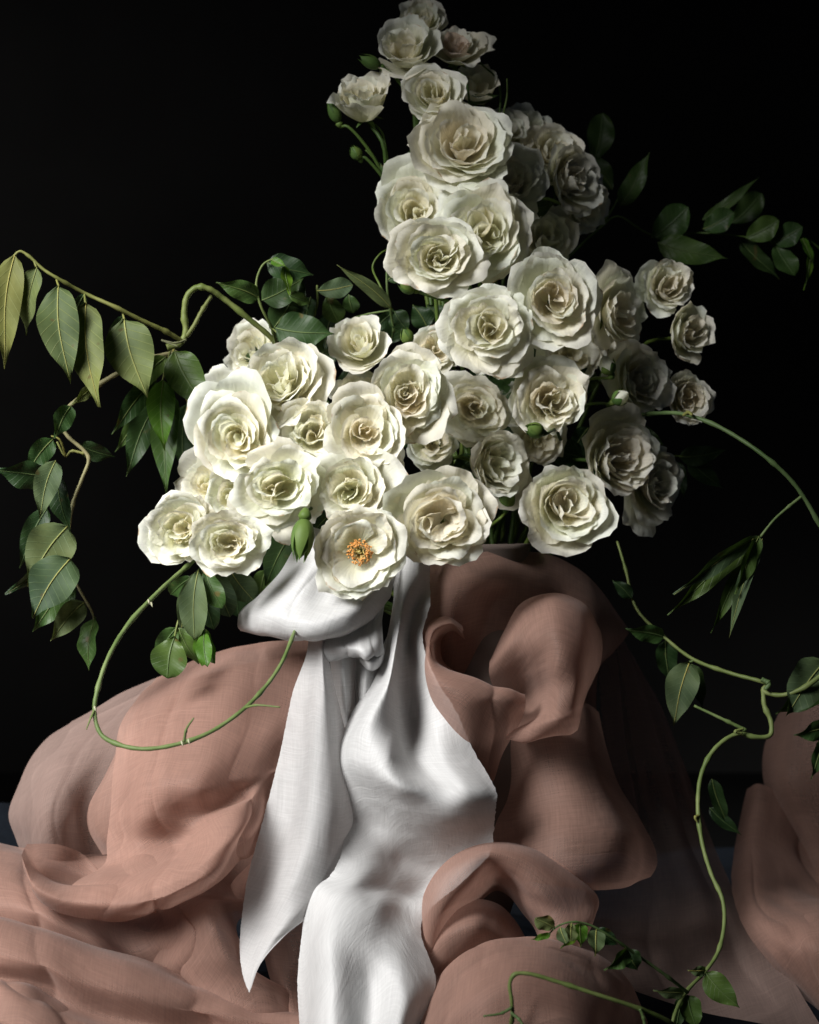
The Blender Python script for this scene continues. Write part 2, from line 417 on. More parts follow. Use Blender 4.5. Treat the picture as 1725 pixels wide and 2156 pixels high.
# ------------------------------------------------------------------ roses
def petal_arrays(Rm, t, o, ang, rs, seedv, warp=(0, 0, 0, 0)):
    """One petal in the rose's own space (axis +Z, metres). t 0 inner .. 1 outer, o openness 0..1."""
    nu, nv = 17, 16
    r_ = random.Random(seedv)
    lerp = lambda a, b, x: a + (b - a) * x
    u = np.linspace(-1, 1, nu)
    v = np.linspace(0, 1, nv)
    jit = r_.uniform(-10, 10) * (0.5 + t)
    te = t ** 1.15
    b0 = float(np.interp(t, [0, 0.10, 0.25, 1], [8, 34, 60, 86]))
    b1 = lerp(14, lerp(22, 78, o), te) + jit
    b2 = lerp(-4, lerp(0, 68, o), te) + jit
    b3 = b2 + lerp(14, lerp(50, 64, o), t ** 0.6) + r_.uniform(-34, 34)
    keys_v = [0, 0.36, 0.84, 1.0]
    beta = np.radians(np.interp(np.linspace(0, 1, 41), keys_v, [b0, b1, b2, b3]))
    Lp = Rm * lerp(0.46, 1.02, t ** 0.7) * r_.uniform(0.92, 1.08) * rs
    rr = np.concatenate([[0], np.cumsum(np.sin(beta[:-1]) / 40)]) * Lp + Rm * lerp(0.015, 0.07, t)
    zz = np.concatenate([[0], np.cumsum(np.cos(beta[:-1]) / 40)]) * Lp - Rm * 0.06 * t
    half = lerp(1.55, lerp(1.15, 0.86, o), t ** 0.8) * r_.uniform(0.88, 1.12)
    U, V = np.meshgrid(u, v)
    pe = r_.uniform(2.2, 3.4)
    tipk = r_.uniform(-0.05, 0.10)
    vm = 1 - r_.uniform(0.26, 0.40) * np.abs(U) ** pe + tipk * np.exp(-(U / 0.28) ** 2)
    ph = [r_.uniform(0, 6.28) for _ in range(6)]
    vm += 0.020 * np.sin(6 * U + ph[0]) + 0.016 * np.sin(13 * U + ph[1]) + 0.012 * np.sin(27 * U + ph[3])
    nu0 = r_.uniform(-.8, .8)
    vm -= r_.choice([0, 0, .05, .09]) * np.exp(-((U - nu0) / 0.10) ** 2)      # small tears and notches
    Ve = np.clip(V * vm, 0, 1.12)
    xs = np.linspace(0, 1, 41)
    rad = np.interp(Ve, xs, rr) + np.maximum(Ve - 1, 0) * Lp * math.sin(beta[-1])
    zed = np.interp(Ve, xs, zz) + np.maximum(Ve - 1, 0) * Lp * math.cos(beta[-1])
    bt = np.interp(Ve, xs, beta)
    wprof = 0.62 + 0.38 * np.clip(Ve / 0.5, 0, 1)
    A = ang + U * half * wprof + 0.05 * np.sin(5 * Ve + ph[2])
    # normal displacement (towards the axis for upright petals, up for flat ones)
    edge = np.clip((Ve - 0.45) / 0.55, 0, 1) ** 1.6
    side = np.abs(U) ** 2.2
    amp = Rm * (0.019 + 0.040 * t) * r_.uniform(0.6, 1.6) * (1 + 0.45 * warp[3])
    rim = np.clip((Ve - 0.62) / 0.38, 0, 1) ** 2
    nd = amp * (0.5 * np.sin(3.6 * U + ph[3]) * edge + 0.75 * np.sin(6.5 * U + ph[4]) * rim + 0.55 * np.sin(15 * U + ph[5] + 3 * Ve) * rim ** 2)
    roll = r_.uniform(-0.10, 0.07) * Rm * (0.4 + t)
    nd += roll * side * edge
    nd += Rm * 0.03 * t * np.exp(-(U / 0.35) ** 2) * -np.sin(Ve * 3.14)      # soft keel
    if t < 0.35:
        nd += Rm * 0.05 * np.sin(3.0 * U + ph[1]) * Ve * (1 - t)
    # spiral overlap: one side tucked under its neighbour
    nd += -U * Rm * 0.028 * (0.5 + Ve)
    rad = rad - nd * np.cos(bt)
    zed = zed + nd * np.sin(bt)
    rad = np.maximum(rad, Rm * 0.004)
    X, Y, Z = rad * np.cos(A), rad * np.sin(A), zed
    if t < 0.55 and Rm > 0.012:           # heart petals lean and shift out of the regular spiral
        k_ = (1 - t / 0.55) ** 0.5 * (1 + 0.5 * warp[1])
        X = X + Rm * r_.uniform(-.11, .11) * k_ + Z * r_.uniform(-.30, .30) * k_
        Y = Y + Rm * r_.uniform(-.11, .11) * k_ + Z * r_.uniform(-.30, .30) * k_
        Z = Z * (1 + r_.uniform(-.15, .22) * k_)
    # the whole flower is a little oval and lopsided, the same for all its petals
    s1, s2, s3, s4 = warp
    q_ = rad / Rm
    X = X * (1 + s1) + Rm * 0.10 * s3 * np.sin(q_ * 2.6) + Rm * 0.05 * s4 * np.sin(Y / Rm * 3.1)
    Y = Y * (1 - s1) + Rm * 0.10 * s4 * np.sin(q_ * 2.6) + Rm * 0.05 * s2 * np.sin(X / Rm * 2.7)
    Z = Z + Rm * 0.07 * s2 * q_ * np.sin(2 * A + s3 * 3)
    vs = np.stack([X, Y, Z], -1).reshape(-1, 3)
    uv = np.stack([(U + 1) / 2, V * (1 - 0.12 * side)], -1).reshape(-1, 2)
    return vs, grid_faces(nu, nv), uv, float(rad.max())


def sepal_arrays(Rm, ang, beta_tip, ln):
    n = 9
    nu = 5
    v = np.linspace(0, 1, n)
    be = np.radians(np.interp(v, [0, 0.3, 1], [70, beta_tip * 0.8, beta_tip]))
    rr = np.concatenate([[0], np.cumsum(np.sin(be[:-1]) / (n - 1))]) * ln + Rm * 0.08
    zz = np.concatenate([[0], np.cumsum(np.cos(be[:-1]) / (n - 1))]) * ln - Rm * 0.10
    wd = ln * 0.17 * np.sin(np.clip(v * 1.05 + 0.12, 0, 1) * math.pi) ** 0.8 * (1 - v * 0.6)
    vs = []
    ca, sa = math.cos(ang), math.sin(ang)
    for i in range(n):
        for k in range(nu):
            q = (k - 2) / 2
            x, y, z = rr[i] - abs(q) * wd[i] * 0.25 * -1, q * wd[i], zz[i]
            vs.append((x * ca - y * sa, x * sa + y * ca, z))
    uv = np.array([[k / 4, i / (n - 1)] for i in range(n) for k in range(nu)])
    return np.array(vs), grid_faces(nu, n), uv


NECK = Vector((0.045, -0.005, 0.325))     # mouth of the vase, where all stems gather
VT = 'roses in the bouquet'


def stem_path(base, axis, seed):
    r_ = random.Random(seed)
    tgt = NECK + Vector((r_.uniform(-.022, .022), r_.uniform(-.02, .02), -0.06))
    d = (tgt - base).length
    p1 = base - axis * min(0.045, d * 0.3)
    p2 = p1.lerp(tgt, 0.5) + Vector((0, 0.03, -0.01 if base.z > 0.36 else 0.0))
    return crom([base, p1, p2, tgt], 18)


def make_rose(px, py, rpx, fx, fy, dep, o, n, label, mode='', name='rose', stem=True, sepals=0, roll=None, extras=()):
    seed = int(px * 7 + py * 13)
    r_ = random.Random(seed)
    Rm = rpx * S * (D + dep) / D
    fz = math.sqrt(max(0.02, 1 - fx * fx - fy * fy))
    axis = Vector((fx, -fz, fy)).normalized()
    quat = axis.to_track_quat('Z', 'Y')
    hh = 0.40 if o > 0.5 else 0.55
    base = P(px, py, dep) - axis * Rm * hh
    root = thing(name, base, label, 'rose', VT, quat)
    M = Matrix.Translation(base) @ quat.to_matrix().to_4x4()
    inv = M.inverted()
    a = roll if roll is not None else r_.uniform(0, 6.28)
    specs = []
    n = int(n * 0.80)
    for i in range(n):
        t = ((i + 0.5) / n) ** 0.85
        if mode == 'open':                       # few inner petals, stamens bare
            t = 0.55 + 0.45 * t
        specs.append((t, a, r_.randint(0, 10 ** 6)))
        a += 2.39996 + r_.uniform(-0.22, 0.22)
    # size so that the widest petal reaches the wanted radius
    mx = float(np.mean([petal_arrays(Rm, t, o, an, 1.0, sd)[3] for t, an, sd in specs[-8:]]))
    sc = 1.06 * Rm / mx
    Rr = Rm * sc
    wp = (r_.uniform(-.07, .07), r_.uniform(-1, 1), r_.uniform(-1, 1), r_.uniform(-1, 1)) if mode != 'open' else (0, 0.5, 0, 0.5)
    sized = [(t, an, sd, 1.0) for t, an, sd in specs]
    for ea, el in extras:
        w_ = quat.inverted() @ Vector((math.cos(R(ea)), 0, math.sin(R(ea))))
        sized.append((1.0, math.atan2(w_.y, w_.x), r_.randint(0, 10 ** 6), 1 + (el - 1) * 0.5))
    for t, an, sd, rs in sized:
        vs, f, uv, _ = petal_arrays(Rr, t, o, an, rs, sd, wp)
        m = PET_OUT if t > 0.45 else PET_IN
        if mode == 'blush' and t < 0.5: m = PET_BLUSH
        if mode == 'faded' and t < 0.55: m = PET_OLD
        if mode == 'blush' and t >= 0.8: m = PET_OUT
        mesh_obj('petal', vs, f, m, root, uv)
    if mode == 'open':
        parts = []
        for k in range(110):
            an = r_.uniform(0, 6.28); q = r_.uniform(0.09, 0.22)
            b = np.array([math.cos(an) * 0.06, math.sin(an) * 0.06, 0.02]) * Rr
            e = np.array([math.cos(an) * q, math.sin(an) * q, 0.40 + r_.uniform(-.06, .05) - q * 0.5]) * Rr
            parts.append(tube_arrays(crom([b, (b + e) / 2 + np.array([0, 0, .02 * Rr]), e], 4), Rr * 0.006, 4))
        v, f, u = merge(parts)
        tag(mesh_obj('filaments', v, f, FILAMENT, root, u), kind='stuff')
        for k in range(150):
            an = r_.uniform(0, 6.28); q = r_.uniform(0.13, 0.27)
            c = Vector((math.cos(an) * q, math.sin(an) * q, 0.42 + r_.uniform(-.05, .05) - q * 0.5)) * Rr
            d = Vector((r_.uniform(-1, 1), r_.uniform(-1, 1), r_.uniform(-.4, .8))).normalized() * Rr * 0.024
            pts = crom([c - d, c + Vector((0, 0, Rr * .006)), c + d], 5)
            v, f, u = tube_arrays(pts, np.array([.006, .015, .012, .015, .005]) * Rr * 1.05, 6)
            mesh_obj('anther', v, f, ANTHER, root, u)
        for k in range(22):
            an = r_.uniform(0, 6.28); q = r_.uniform(0.0, 0.09)
            e = np.array([math.cos(an) * q, math.sin(an) * q, 0.31 + r_.uniform(-.03, .03)]) * Rr
            b = np.array([math.cos(an) * q * .4, math.sin(an) * q * .4, 0.03]) * Rr
            v, f, u = tube_arrays(crom([b, (b + e) / 2, e], 6), np.array([.008, .008, .009, .010, .018, .012]) * Rr, 6)
            mesh_obj('pistil', v, f, PISTIL, root, u)
    # receptacle, sepals and stem behind the flower
    path = [(0, 0, -0.03), (0, 0, -0.08), (0, 0, -0.16), (0, 0, -0.24)]
    v, f, u = tube_arrays(np.array(path) * Rm, np.array([0.07, 0.15, 0.12, 0.045]) * Rm, 10)
    mesh_obj('receptacle', v, f, SEPAL, root, u)
    for k in range(5):
        bt = [60, 100, 130][sepals] + r_.uniform(-15, 15)
        v, f, u = sepal_arrays(Rm, k * 1.2566 + 0.3, bt, Rm * r_.uniform(0.55, 0.8))
        mesh_obj('sepal', v, f, SEPAL, root, u)
    if stem:
        sp = stem_path(base - axis * Rm * 0.2, axis, seed) if px != 770 else crom([base - axis * Rm * 0.2, P(806, 300, .012), P(822, 400, .03), P(900, 480, .06), P(960, 620, .07)], 18)
        v, f, u = tube_arrays(sp, np.linspace(0.0013, 0.0019, len(sp)), 8)
        mesh_obj('stem', v, f, STEM['r'], root, u, inv=inv)
    return root


# centre x, centre y, radius, facing right, facing up, depth, openness, petals, label, mode
ROSES = [
 (888, 42, 52, 0.10, 0.62, .060, .45, 24, 'dim grey-white rose at the very tip of the bouquet, topmost of all', '', 1),
 (853, 98, 66, -0.12, 0.55, .020, .42, 24, 'half-open cream rose near the tip, just above the top green bud', '', 2),
 (965, 108, 56, 0.12, 0.70, .035, .72, 22, 'small fading rose with ragged pinkish-brown heart near the top of the spire', 'faded', 1),
 (770, 218, 58, -0.04, 0.72, .010, .22, 20, 'goblet-shaped half-closed cream rose standing apart at the upper left of the spire', '', 2),
 (914, 195, 64, -0.05, 0.30, .000, .50, 28, 'round cupped cream rose directly above the largest rose of the upper spire', '', 1),
 (1008, 188, 42, 0.10, 0.60, .055, .15, 14, 'dim closed pale rose behind curved green stems at the upper right of the spire', '', 2),
 (978, 308, 104, 0.10, 0.34, -.015, .85, 36, 'widest white rose of the upper spire, tilted up with loose pale folds at its heart', 'blush', 1),
 (1060, 268, 56, 0.25, 0.45, .060, .8, 22, 'shadowy rose tucked behind the right rim of the widest upper rose', '', 1),
 (1078, 392, 86, 0.22, 0.32, .018, .75, 32, 'ruffled rose half hidden beneath the right side of the widest upper rose', 'blush', 1),
 (1160, 318, 64, 0.35, 0.30, .065, .8, 24, 'very dark ruffled rose high on the right flank of the spire', 'blush', 1),
 (1202, 378, 80, 0.72, 0.12, .055, .8, 28, 'large shadowed rose turned to the right at the outer right flank of the spire', 'blush', 1),
 (1148, 508, 66, 0.30, 0.15, .055, .8, 22, 'dim rose behind and right of the layered rose with the square-looking heart', '', 1),
 (874, 445, 92, -0.02, 0.12, .005, .85, 34, 'broad open rose on the left flank of the spire with a small brown-tinged heart', '', 1),
 (1022, 487, 104, 0.02, 0.06, -.030, .92, 38, 'big layered white rose mid-spire with a heart of small upright petals', '', 1),
 (920, 548, 92, 0.02, 0.02, -.055, .75, 34, 'cupped white rose with a pinwheel swirl heart overlapping the left flank of the spire', '', 1),
 (1163, 628, 104, 0.06, 0.02, -.055, .90, 38, 'large open rose with a deep golden-brown hollow heart at the right of the bouquet middle', 'blush', 1),
 (1035, 692, 96, 0.02, -0.03, -.065, .92, 36, 'flat open white rose below the pinwheel rose, its lower petals spread like a skirt', '', 1),
 (1300, 660, 76, 0.74, 0.05, .020, .75, 26, 'tall shadowed rose seen from the side, right of the golden-hearted rose', 'blush', 1),
 (1400, 608, 58, 0.30, 0.22, .035, .6, 28, 'small rosette-like dim rose at the top of the right-hand group', 'blush', 1),
 (1457, 702, 54, 0.55, 0.12, .035, .35, 24, 'round peach-tinted rose at the outermost right of the bouquet, below the small rosette', 'blush', 1),
 (1352, 802, 80, 0.60, 0.05, .010, .78, 28, 'loose ruffled rose right beside the small white bud at the right of the bouquet', 'blush', 1),
 (1448, 832, 54, 0.30, 0.02, .030, .4, 26, 'compact blush rose at the right edge where a long green tendril springs out', 'blush', 1),
 (1205, 745, 66, 0.25, -0.1, .030, .85, 22, 'shaded rose peeping out under the chin of the golden-hearted rose', '', 1),
 (1167, 850, 78, 0.16, 0.02, -.040, .55, 30, 'cupped rose just above the round green bud in the right middle', 'blush', 1),
 (1000, 855, 74, 0.08, 0.00, -.010, .70, 30, 'grey-white rose between the ruffled grey-green rose and the cupped one above the green bud', 'blush', 1),
 (915, 742, 52, 0.05, 0.08, .000, .6, 24, 'small shaded rose under the left skirt of the flat open white rose', 'blush', 1),
 (856, 832, 90, 0.02, 0.05, -.060, .80, 36, 'ruffled round rose with greenish outer petals near the centre of the bouquet', 'blush', 1),
 (757, 718, 64, -0.15, 0.50, .000, .50, 26, 'upward-facing bluish-white rose standing alone above the left group', '', 1),
 (538, 748, 60, -0.30, 0.20, .040, .7, 24, 'bluish shaded rose at the back behind the left group, below the arching vine', '', 1),
 (592, 812, 80, -0.10, 0.22, -.045, .55, 30, 'globe-shaped creamy rose with two raised outer petals at the top of the left group', '', 1),
 (500, 912, 92, -0.08, 0.03, -.065, .80, 32, 'wide cream rose with a spiral bud-like heart at the far left of the bouquet middle', '', 1),
 (658, 915, 72, 0.05, 0.10, -.055, .60, 30, 'pale yellow-green rose wedged between the spiral-hearted rose and the star-hearted one', '', 1),
 (762, 905, 78, 0.02, 0.12, -.075, .72, 26, 'peach-hearted rose with pointed crossing petals near the middle of the left group', 'blush', 1),
 (912, 930, 52, 0.10, 0.05, .000, .55, 24, 'small shaded cream rose under the ruffled round central rose', 'blush', 1),
 (587, 1030, 92, 0.02, -0.02, -.095, .90, 30, 'star-shaped open cream rose with wavy spread petals above the ribbon loop', '', 1),
 (738, 1030, 72, -0.05, 0.08, -.085, .60, 28, 'small cup-shaped cream rose right above the rose with orange stamens', '', 1),
 (800, 1055, 58, 0.15, 0.00, -.030, .8, 22, 'greenish-shaded rose mostly hidden between the stamen rose and the large lower rose', '', 1),
 (795, 968, 52, 0.05, -0.10, -.040, .85, 20, 'half-hidden pale rose whose round petals hang below the peach-hearted rose', '', 1),
 (438, 1020, 56, -0.25, 0.15, -.030, .75, 22, 'pale rose showing two upright petals above the bottom left pair', '', 1),
 (492, 1045, 56, 0.00, 0.05, -.045, .8, 22, 'half-hidden rose behind a pointed dark sepal, above the bottom left pair', '', 1),
 (388, 1118, 74, -0.12, 0.00, -.090, .80, 28, 'bottom leftmost creamy white rose of the bouquet, the left of a touching pair', '', 1),
 (483, 1148, 74, 0.02, -0.04, -.115, .70, 30, 'bright creamy rose above hanging green leaves, the right of the bottom left pair', '', 1),
 (757, 1163, 98, 0.00, -0.02, -.125, .90, 30, 'fully open white rose showing orange stamens, hanging over the ribbon bow', 'open', 1),
 (930, 1098, 102, 0.04, -0.02, -.105, .82, 38, 'largest lower rose with two broad outer petals at its upper left, beside the ribbon tail', 'blush', 1),
 (1035, 972, 66, 0.50, -0.02, -.015, .35, 26, 'closed-looking shaded rose above the largest lower rose', '', 1),
 (1185, 1062, 88, 0.14, 0.06, -.040, .55, 32, 'heavy cupped rose with a drooping pointed petal at the lower right of the bouquet', 'blush', 1),
 (1298, 968, 84, 0.55, 0.05, -.005, .70, 30, 'shaded rose facing right, directly above-right of the heavy cupped one', 'blush', 1),
 (1378, 1022, 80, 0.66, -0.02, .015, .75, 30, 'lowest outermost right rose against the black background', 'blush', 1),
 (1130, 925, 56, 0.10, -0.20, .020, .75, 20, 'dark rose behind the round green bud in the right middle', '', 1),
 (1115, 290, 58, 0.35, 0.35, .075, .7, 20, 'dim rose at the back right of the spire, highest of the shaded ones there', '', 1),
 (1228, 440, 56, 0.60, -0.20, .075, .7, 20, 'shadowed drooping rose at the outer lower right flank of the spire', '', 1),
 (1110, 740, 50, 0.20, 0.10, .045, .7, 18, 'dim rose deep behind the gap under the golden-hearted rose', '', 1),
 (1250, 720, 54, 0.35, 0.00, .045, .7, 18, 'dark rose between the tall shadowed rose and the small white bud', '', 1),
 (752, 828, 44, 0.00, 0.30, .010, .6, 16, 'small dim rose between the upward-facing rose and the peach-hearted rose', '', 1),
 (462, 850, 44, -0.30, 0.20, .020, .7, 14, 'dim cream rose peeping out behind the top edge of the spiral-hearted rose', '', 1),
 (1085, 868, 48, 0.10, 0.10, .035, .7, 16, 'dim bluish rose behind and left of the cupped rose above the green bud', '', 1),
]
EXTRA = {930: [(138, 1.34), (172, 1.26), (75, 1.18)], 1185: [(-110, 1.32)], 500: [(78, 1.42), (150, 1.2)],
         592: [(48, 1.38), (8, 1.25), (-75, 1.2)], 762: [(112, 1.35), (-30, 1.2)], 587: [(-80, 1.28), (100, 1.2), (-10, 1.15)],
         1035: [(-60, 1.25), (-115, 1.2), (165, 1.15)], 738: [(15, 1.35)], 920: [(155, 1.28)], 1022: [(140, 1.18)],
         874: [(100, 1.2)], 1300: [(110, 1.35)], 1298: [(100, 1.25)], 1167: [(150, 1.2)], 978: [(-160, 1.15)],
         856: [(75, 1.25), (-50, 1.15)], 388: [(-165, 1.22), (110, 1.1)], 438: [(110, 1.5), (70, 1.35)], 965: [(35, 1.4)],
         1378: [(-125, 1.25)], 462: [(100, 1.3)]}
for q in ROSES:
    make_rose(*q[:9], mode=q[9], sepals=q[10], extras=EXTRA.get(q[0], ()))


# ------------------------------------------------------------------ rose buds
def make_bud(px, py, L_, dx, dy, dep, label, white=0.0, tail=None, slim=0.34):
    """ovoid bud, length L_ px, pointing along screen vector (dx, dy up)"""
    r_ = random.Random(int(px + py))
    Lm = L_ * S
    ax = Vector((dx, -0.25, dy)).normalized()
    q = ax.to_track_quat('Z', 'Y')
    base = P(px, py, dep) - ax * Lm * 0.5
    root = thing('rose_bud', base, label, 'rose bud', 'rose buds in the bouquet', q)
    inv = (Matrix.Translation(base) @ q.to_matrix().to_4x4()).inverted()
    n, k = 14, 14
    v = np.linspace(0, 1, n)
    prof = slim * np.sin(np.clip(v, 0, 1) ** 0.8 * math.pi) ** 0.75 + 0.015
    vs = np.array([[prof[i] * math.cos(6.283 * j / k) * (1 + .05 * math.sin(3 * 6.283 * j / k + v[i] * 5)), prof[i] * math.sin(6.283 * j / k), v[i] * 0.95] for i in range(n) for j in range(k)]) * Lm
    uv = np.array([[j / k, 0.5 + 0.4 * v[i]] for i in range(n) for j in range(k)])
    mesh_obj('closed_petals', vs, grid_faces(k, n, True), PET_IN if white else SEPAL, root, uv)
    for j in range(5):
        a0 = j * 1.2566
        n2, m2 = 9, 5
        vv = np.linspace(0, 1, n2)
        pts = []
        for i in range(n2):
            top = 1.0 if not white else 1 - 0.42 * white
            pr = slim * math.sin((vv[i] * 0.95 * top) ** 0.8 * math.pi) ** 0.75 + 0.04
            if i == n2 - 1: pr += 0.04
            for c in range(m2):
                s = (c - 2) / 2
                wv = 0.72 * (1 - vv[i] ** 2.2) + 0.03
                an = a0 + s * wv
                pts.append((pr * math.cos(an) * 1.04, pr * math.sin(an) * 1.04, vv[i] * (1.05 * top) * 1.0))
        pts = np.array(pts) * Lm
        mesh_obj('sepal', pts, grid_faces(m2, n2), SEPAL, root, np.array([[c / 4, i / 8] for i in range(n2) for c in range(m2)]))
    v_, f_, u_ = tube_arrays(np.array([(0, 0, .06), (0, 0, -.02), (0, 0, -.12), (0, 0, -.22)]) * Lm, np.array([.12, .17, .13, .06]) * Lm, 8)
    mesh_obj('receptacle', v_, f_, SEPAL, root, u_)
    s0 = base - ax * Lm * 0.18
    if tail:
        path = crom([s0] + [P(*p) for p in tail], 16)
    else:
        path = stem_path(s0, ax, int(px))
    v_, f_, u_ = tube_arrays(path, np.linspace(.0010, .0013, len(path)), 8)
    mesh_obj('stem', v_, f_, STEM['r'], root, u_, inv=inv)
    return root


make_bud(1278, 768, 46, -0.35, 0.7, -.035, 'plump bud showing white petals between green sepals at the right of the bouquet', 1.0, [(1240, 800, 0), (1150, 850, .03)])
make_bud(1308, 836, 44, 0.3, 0.2, -.03, 'lower pale bud half wrapped in dark green sepals at the right of the bouquet', 0.8, [(1250, 850, .01), (1150, 870, .03)])
make_bud(1127, 906, 42, -0.4, 0.1, -.085, 'round bright green bud in front of the cupped rose', 0, [(1170, 905, -.04), (1180, 925, .0)])
make_bud(858, 604, 38, -0.8, 0.35, -.03, 'green bud left of the pinwheel rose, pointing left', 0)
make_bud(857, 708, 36, -0.2, 0.6, -.03, 'small green bud below the pinwheel rose', 0)
make_bud(637, 1134, 84, -0.1, -1.0, -.135, 'long green bud hanging over the ribbon loop', 0, [(645, 1075, -.10), (700, 1050, -.04)], slim=0.22)
make_bud(780, 130, 50, -0.85, 0.35, .01, 'top green bud with a long pointed tip beside the half-open cream rose', 0, [(830, 160, .01), (870, 220, .02), (890, 330, .04)], slim=0.24)
make_bud(704, 236, 50, -0.4, 0.9, .01, 'slender green bud left of the goblet-shaped rose', 0, [(730, 265, .01), (780, 320, .015), (822, 400, .03)], slim=0.22)
make_bud(750, 322, 34, -0.3, 0.5, .015, 'tiny round green bud below the goblet-shaped rose', 0, [(765, 330, .015), (800, 365, .02), (822, 400, .03)])
make_bud(1068, 1052, 44, 0.1, 0.9, -.01, 'dark green bud between the lower roses', 0, [(1055, 1090, -.02), (1030, 1110, -.01)])

# ------------------------------------------------------------------ leaves and vines
def leaf_arrays(b, t, width, roll, bend, fold, twist=0.0, shape=0):
    """leaf from b to t (world), width metres; roll turns the blade about its length"""
    n, nu = 15, 9
    ax = (t - b)
    ln = ax.length
    ax.normalize()
    view = Vector((0, -1, 0))
    side = ax.cross(view)
    if side.length < 0.1: side = Vector((1, 0, 0))
    side.normalize()
    nor = side.cross(ax).normalized()
    if nor.y > 0: nor = -nor
    vs, uv, mid = [], [], []
    for i in range(n):
        v = i / (n - 1)
        c = b + ax * ln * v + nor * (bend * ln * math.sin(v * math.pi)) + side * (0.03 * ln * math.sin(v * 4 + roll))
        if shape == 0:    # ovate, pointed
            wv = (math.sin(min(1, v * 1.02 + .0) ** 0.72 * math.pi) ** 0.85) * (1 - 0.15 * v)
            if v > .75: wv *= 1 - 0.35 * (v - .75) / .25
        else:             # obovate, rounded
            wv = math.sin(min(1, v ** 1.25) * math.pi) ** 0.6
        wv = max(wv, 0.015)
        rl = roll + twist * (v - 0.5)
        sd = side * math.cos(rl) + nor * math.sin(rl)
        nn = -side * math.sin(rl) + nor * math.cos(rl)
        for k in range(nu):
            s = (k - (nu - 1) / 2) / ((nu - 1) / 2)
            off = fold * abs(s) * 0.5 * width * wv
            wav = 0.085 * width * math.sin(v * 13 + s * 2 + roll * 5) * abs(s) ** 2
            cmp_ = math.sqrt(max(0.2, 1 - min(0.9, fold * fold)))
            vs.append(c + sd * (s * 0.5 * width * wv * cmp_) + nn * (off + wav))
            uv.append((0.5 + s * 0.5 * (0.3 + 0.7 * wv), v))
        mid.append(c - nn * 0.0002 if False else c + nn * 0.0004)
    return np.array([tuple(x) for x in vs]), grid_faces(nu, n), np.array(uv), np.array([tuple(x) for x in mid])


def add_leaf(root, inv, bx, by, tx, ty, wpx, kind='m', d0=0.0, d1=None, roll=0.0, bend=0.05, fold=0.25, twist=0.0, shape=0, petiole=None):
    if d1 is None: d1 = d0 - 0.01
    b, t = P(bx, by, d0), P(tx, ty, d1)
    v, f, u, mid = leaf_arrays(b, t, wpx * S * 1.14, roll, bend, fold, twist, shape)
    lf = mesh_obj('leaf', v, f, LEAF[kind], root, u, inv=inv)
    if wpx > 18:
        k = max(0.00035, wpx * S * 0.018)
        v, f, u = tube_arrays(mid, np.linspace(k, k * 0.25, len(mid)), 6)
        mesh_obj('midrib', v, f, RIB if kind in 'os' else STEM['g'], lf, u, inv=inv)
    if petiole:
        pts = crom([P(*petiole), P(*petiole).lerp(b, .5) + Vector((0, 0, -.0006)), b], 6)
        v, f, u = tube_arrays(pts, 0.0008, 6)
        mesh_obj('petiole', v, f, STEM['o'] if kind == 'o' else STEM['g'], root, u, inv=inv)
    return lf


def vine(name, label, cat, stems, leaves, group='greenery in the bouquet'):
    """stems: (list of (px,py,depth), radius px start, radius px end, material) ; leaves: dicts / tuples"""
    p0 = P(*stems[0][0][0])
    root = thing(name, p0, label, cat, group)
    inv = Matrix.Translation(p0).inverted()
    for pts, r0, r1, mk in stems:
        path = crom([P(*p) for p in pts], max(12, 7 * len(pts)))
        ar = np.arange(len(path)); nz = 1 + 0.06 * np.sin(ar * 1.7) + 0.35 * np.exp(-((ar % 17 - 8) / 1.1) ** 2) * (mk != 'r')
        v, f, u = tube_arrays(path, np.linspace(r0, r1, len(path)) * S * nz, 8)
        mesh_obj('stem', v, f, STEM[mk], root, u, inv=inv)
    for l in leaves:
        add_leaf(root, inv, *l[:5], **(l[5] if len(l) > 5 else {}))
    return root, inv


def L(bx, by, tx, ty, w_, kind='m', d0=0.0, d1=None, roll=0.0, bend=0.05, fold=0.25, twist=0.0, shape=0, petiole=None):
    return (bx, by, tx, ty, w_, dict(kind=kind, d0=d0, d1=d1, roll=roll, bend=bend, fold=fold, twist=twist, shape=shape, petiole=petiole))


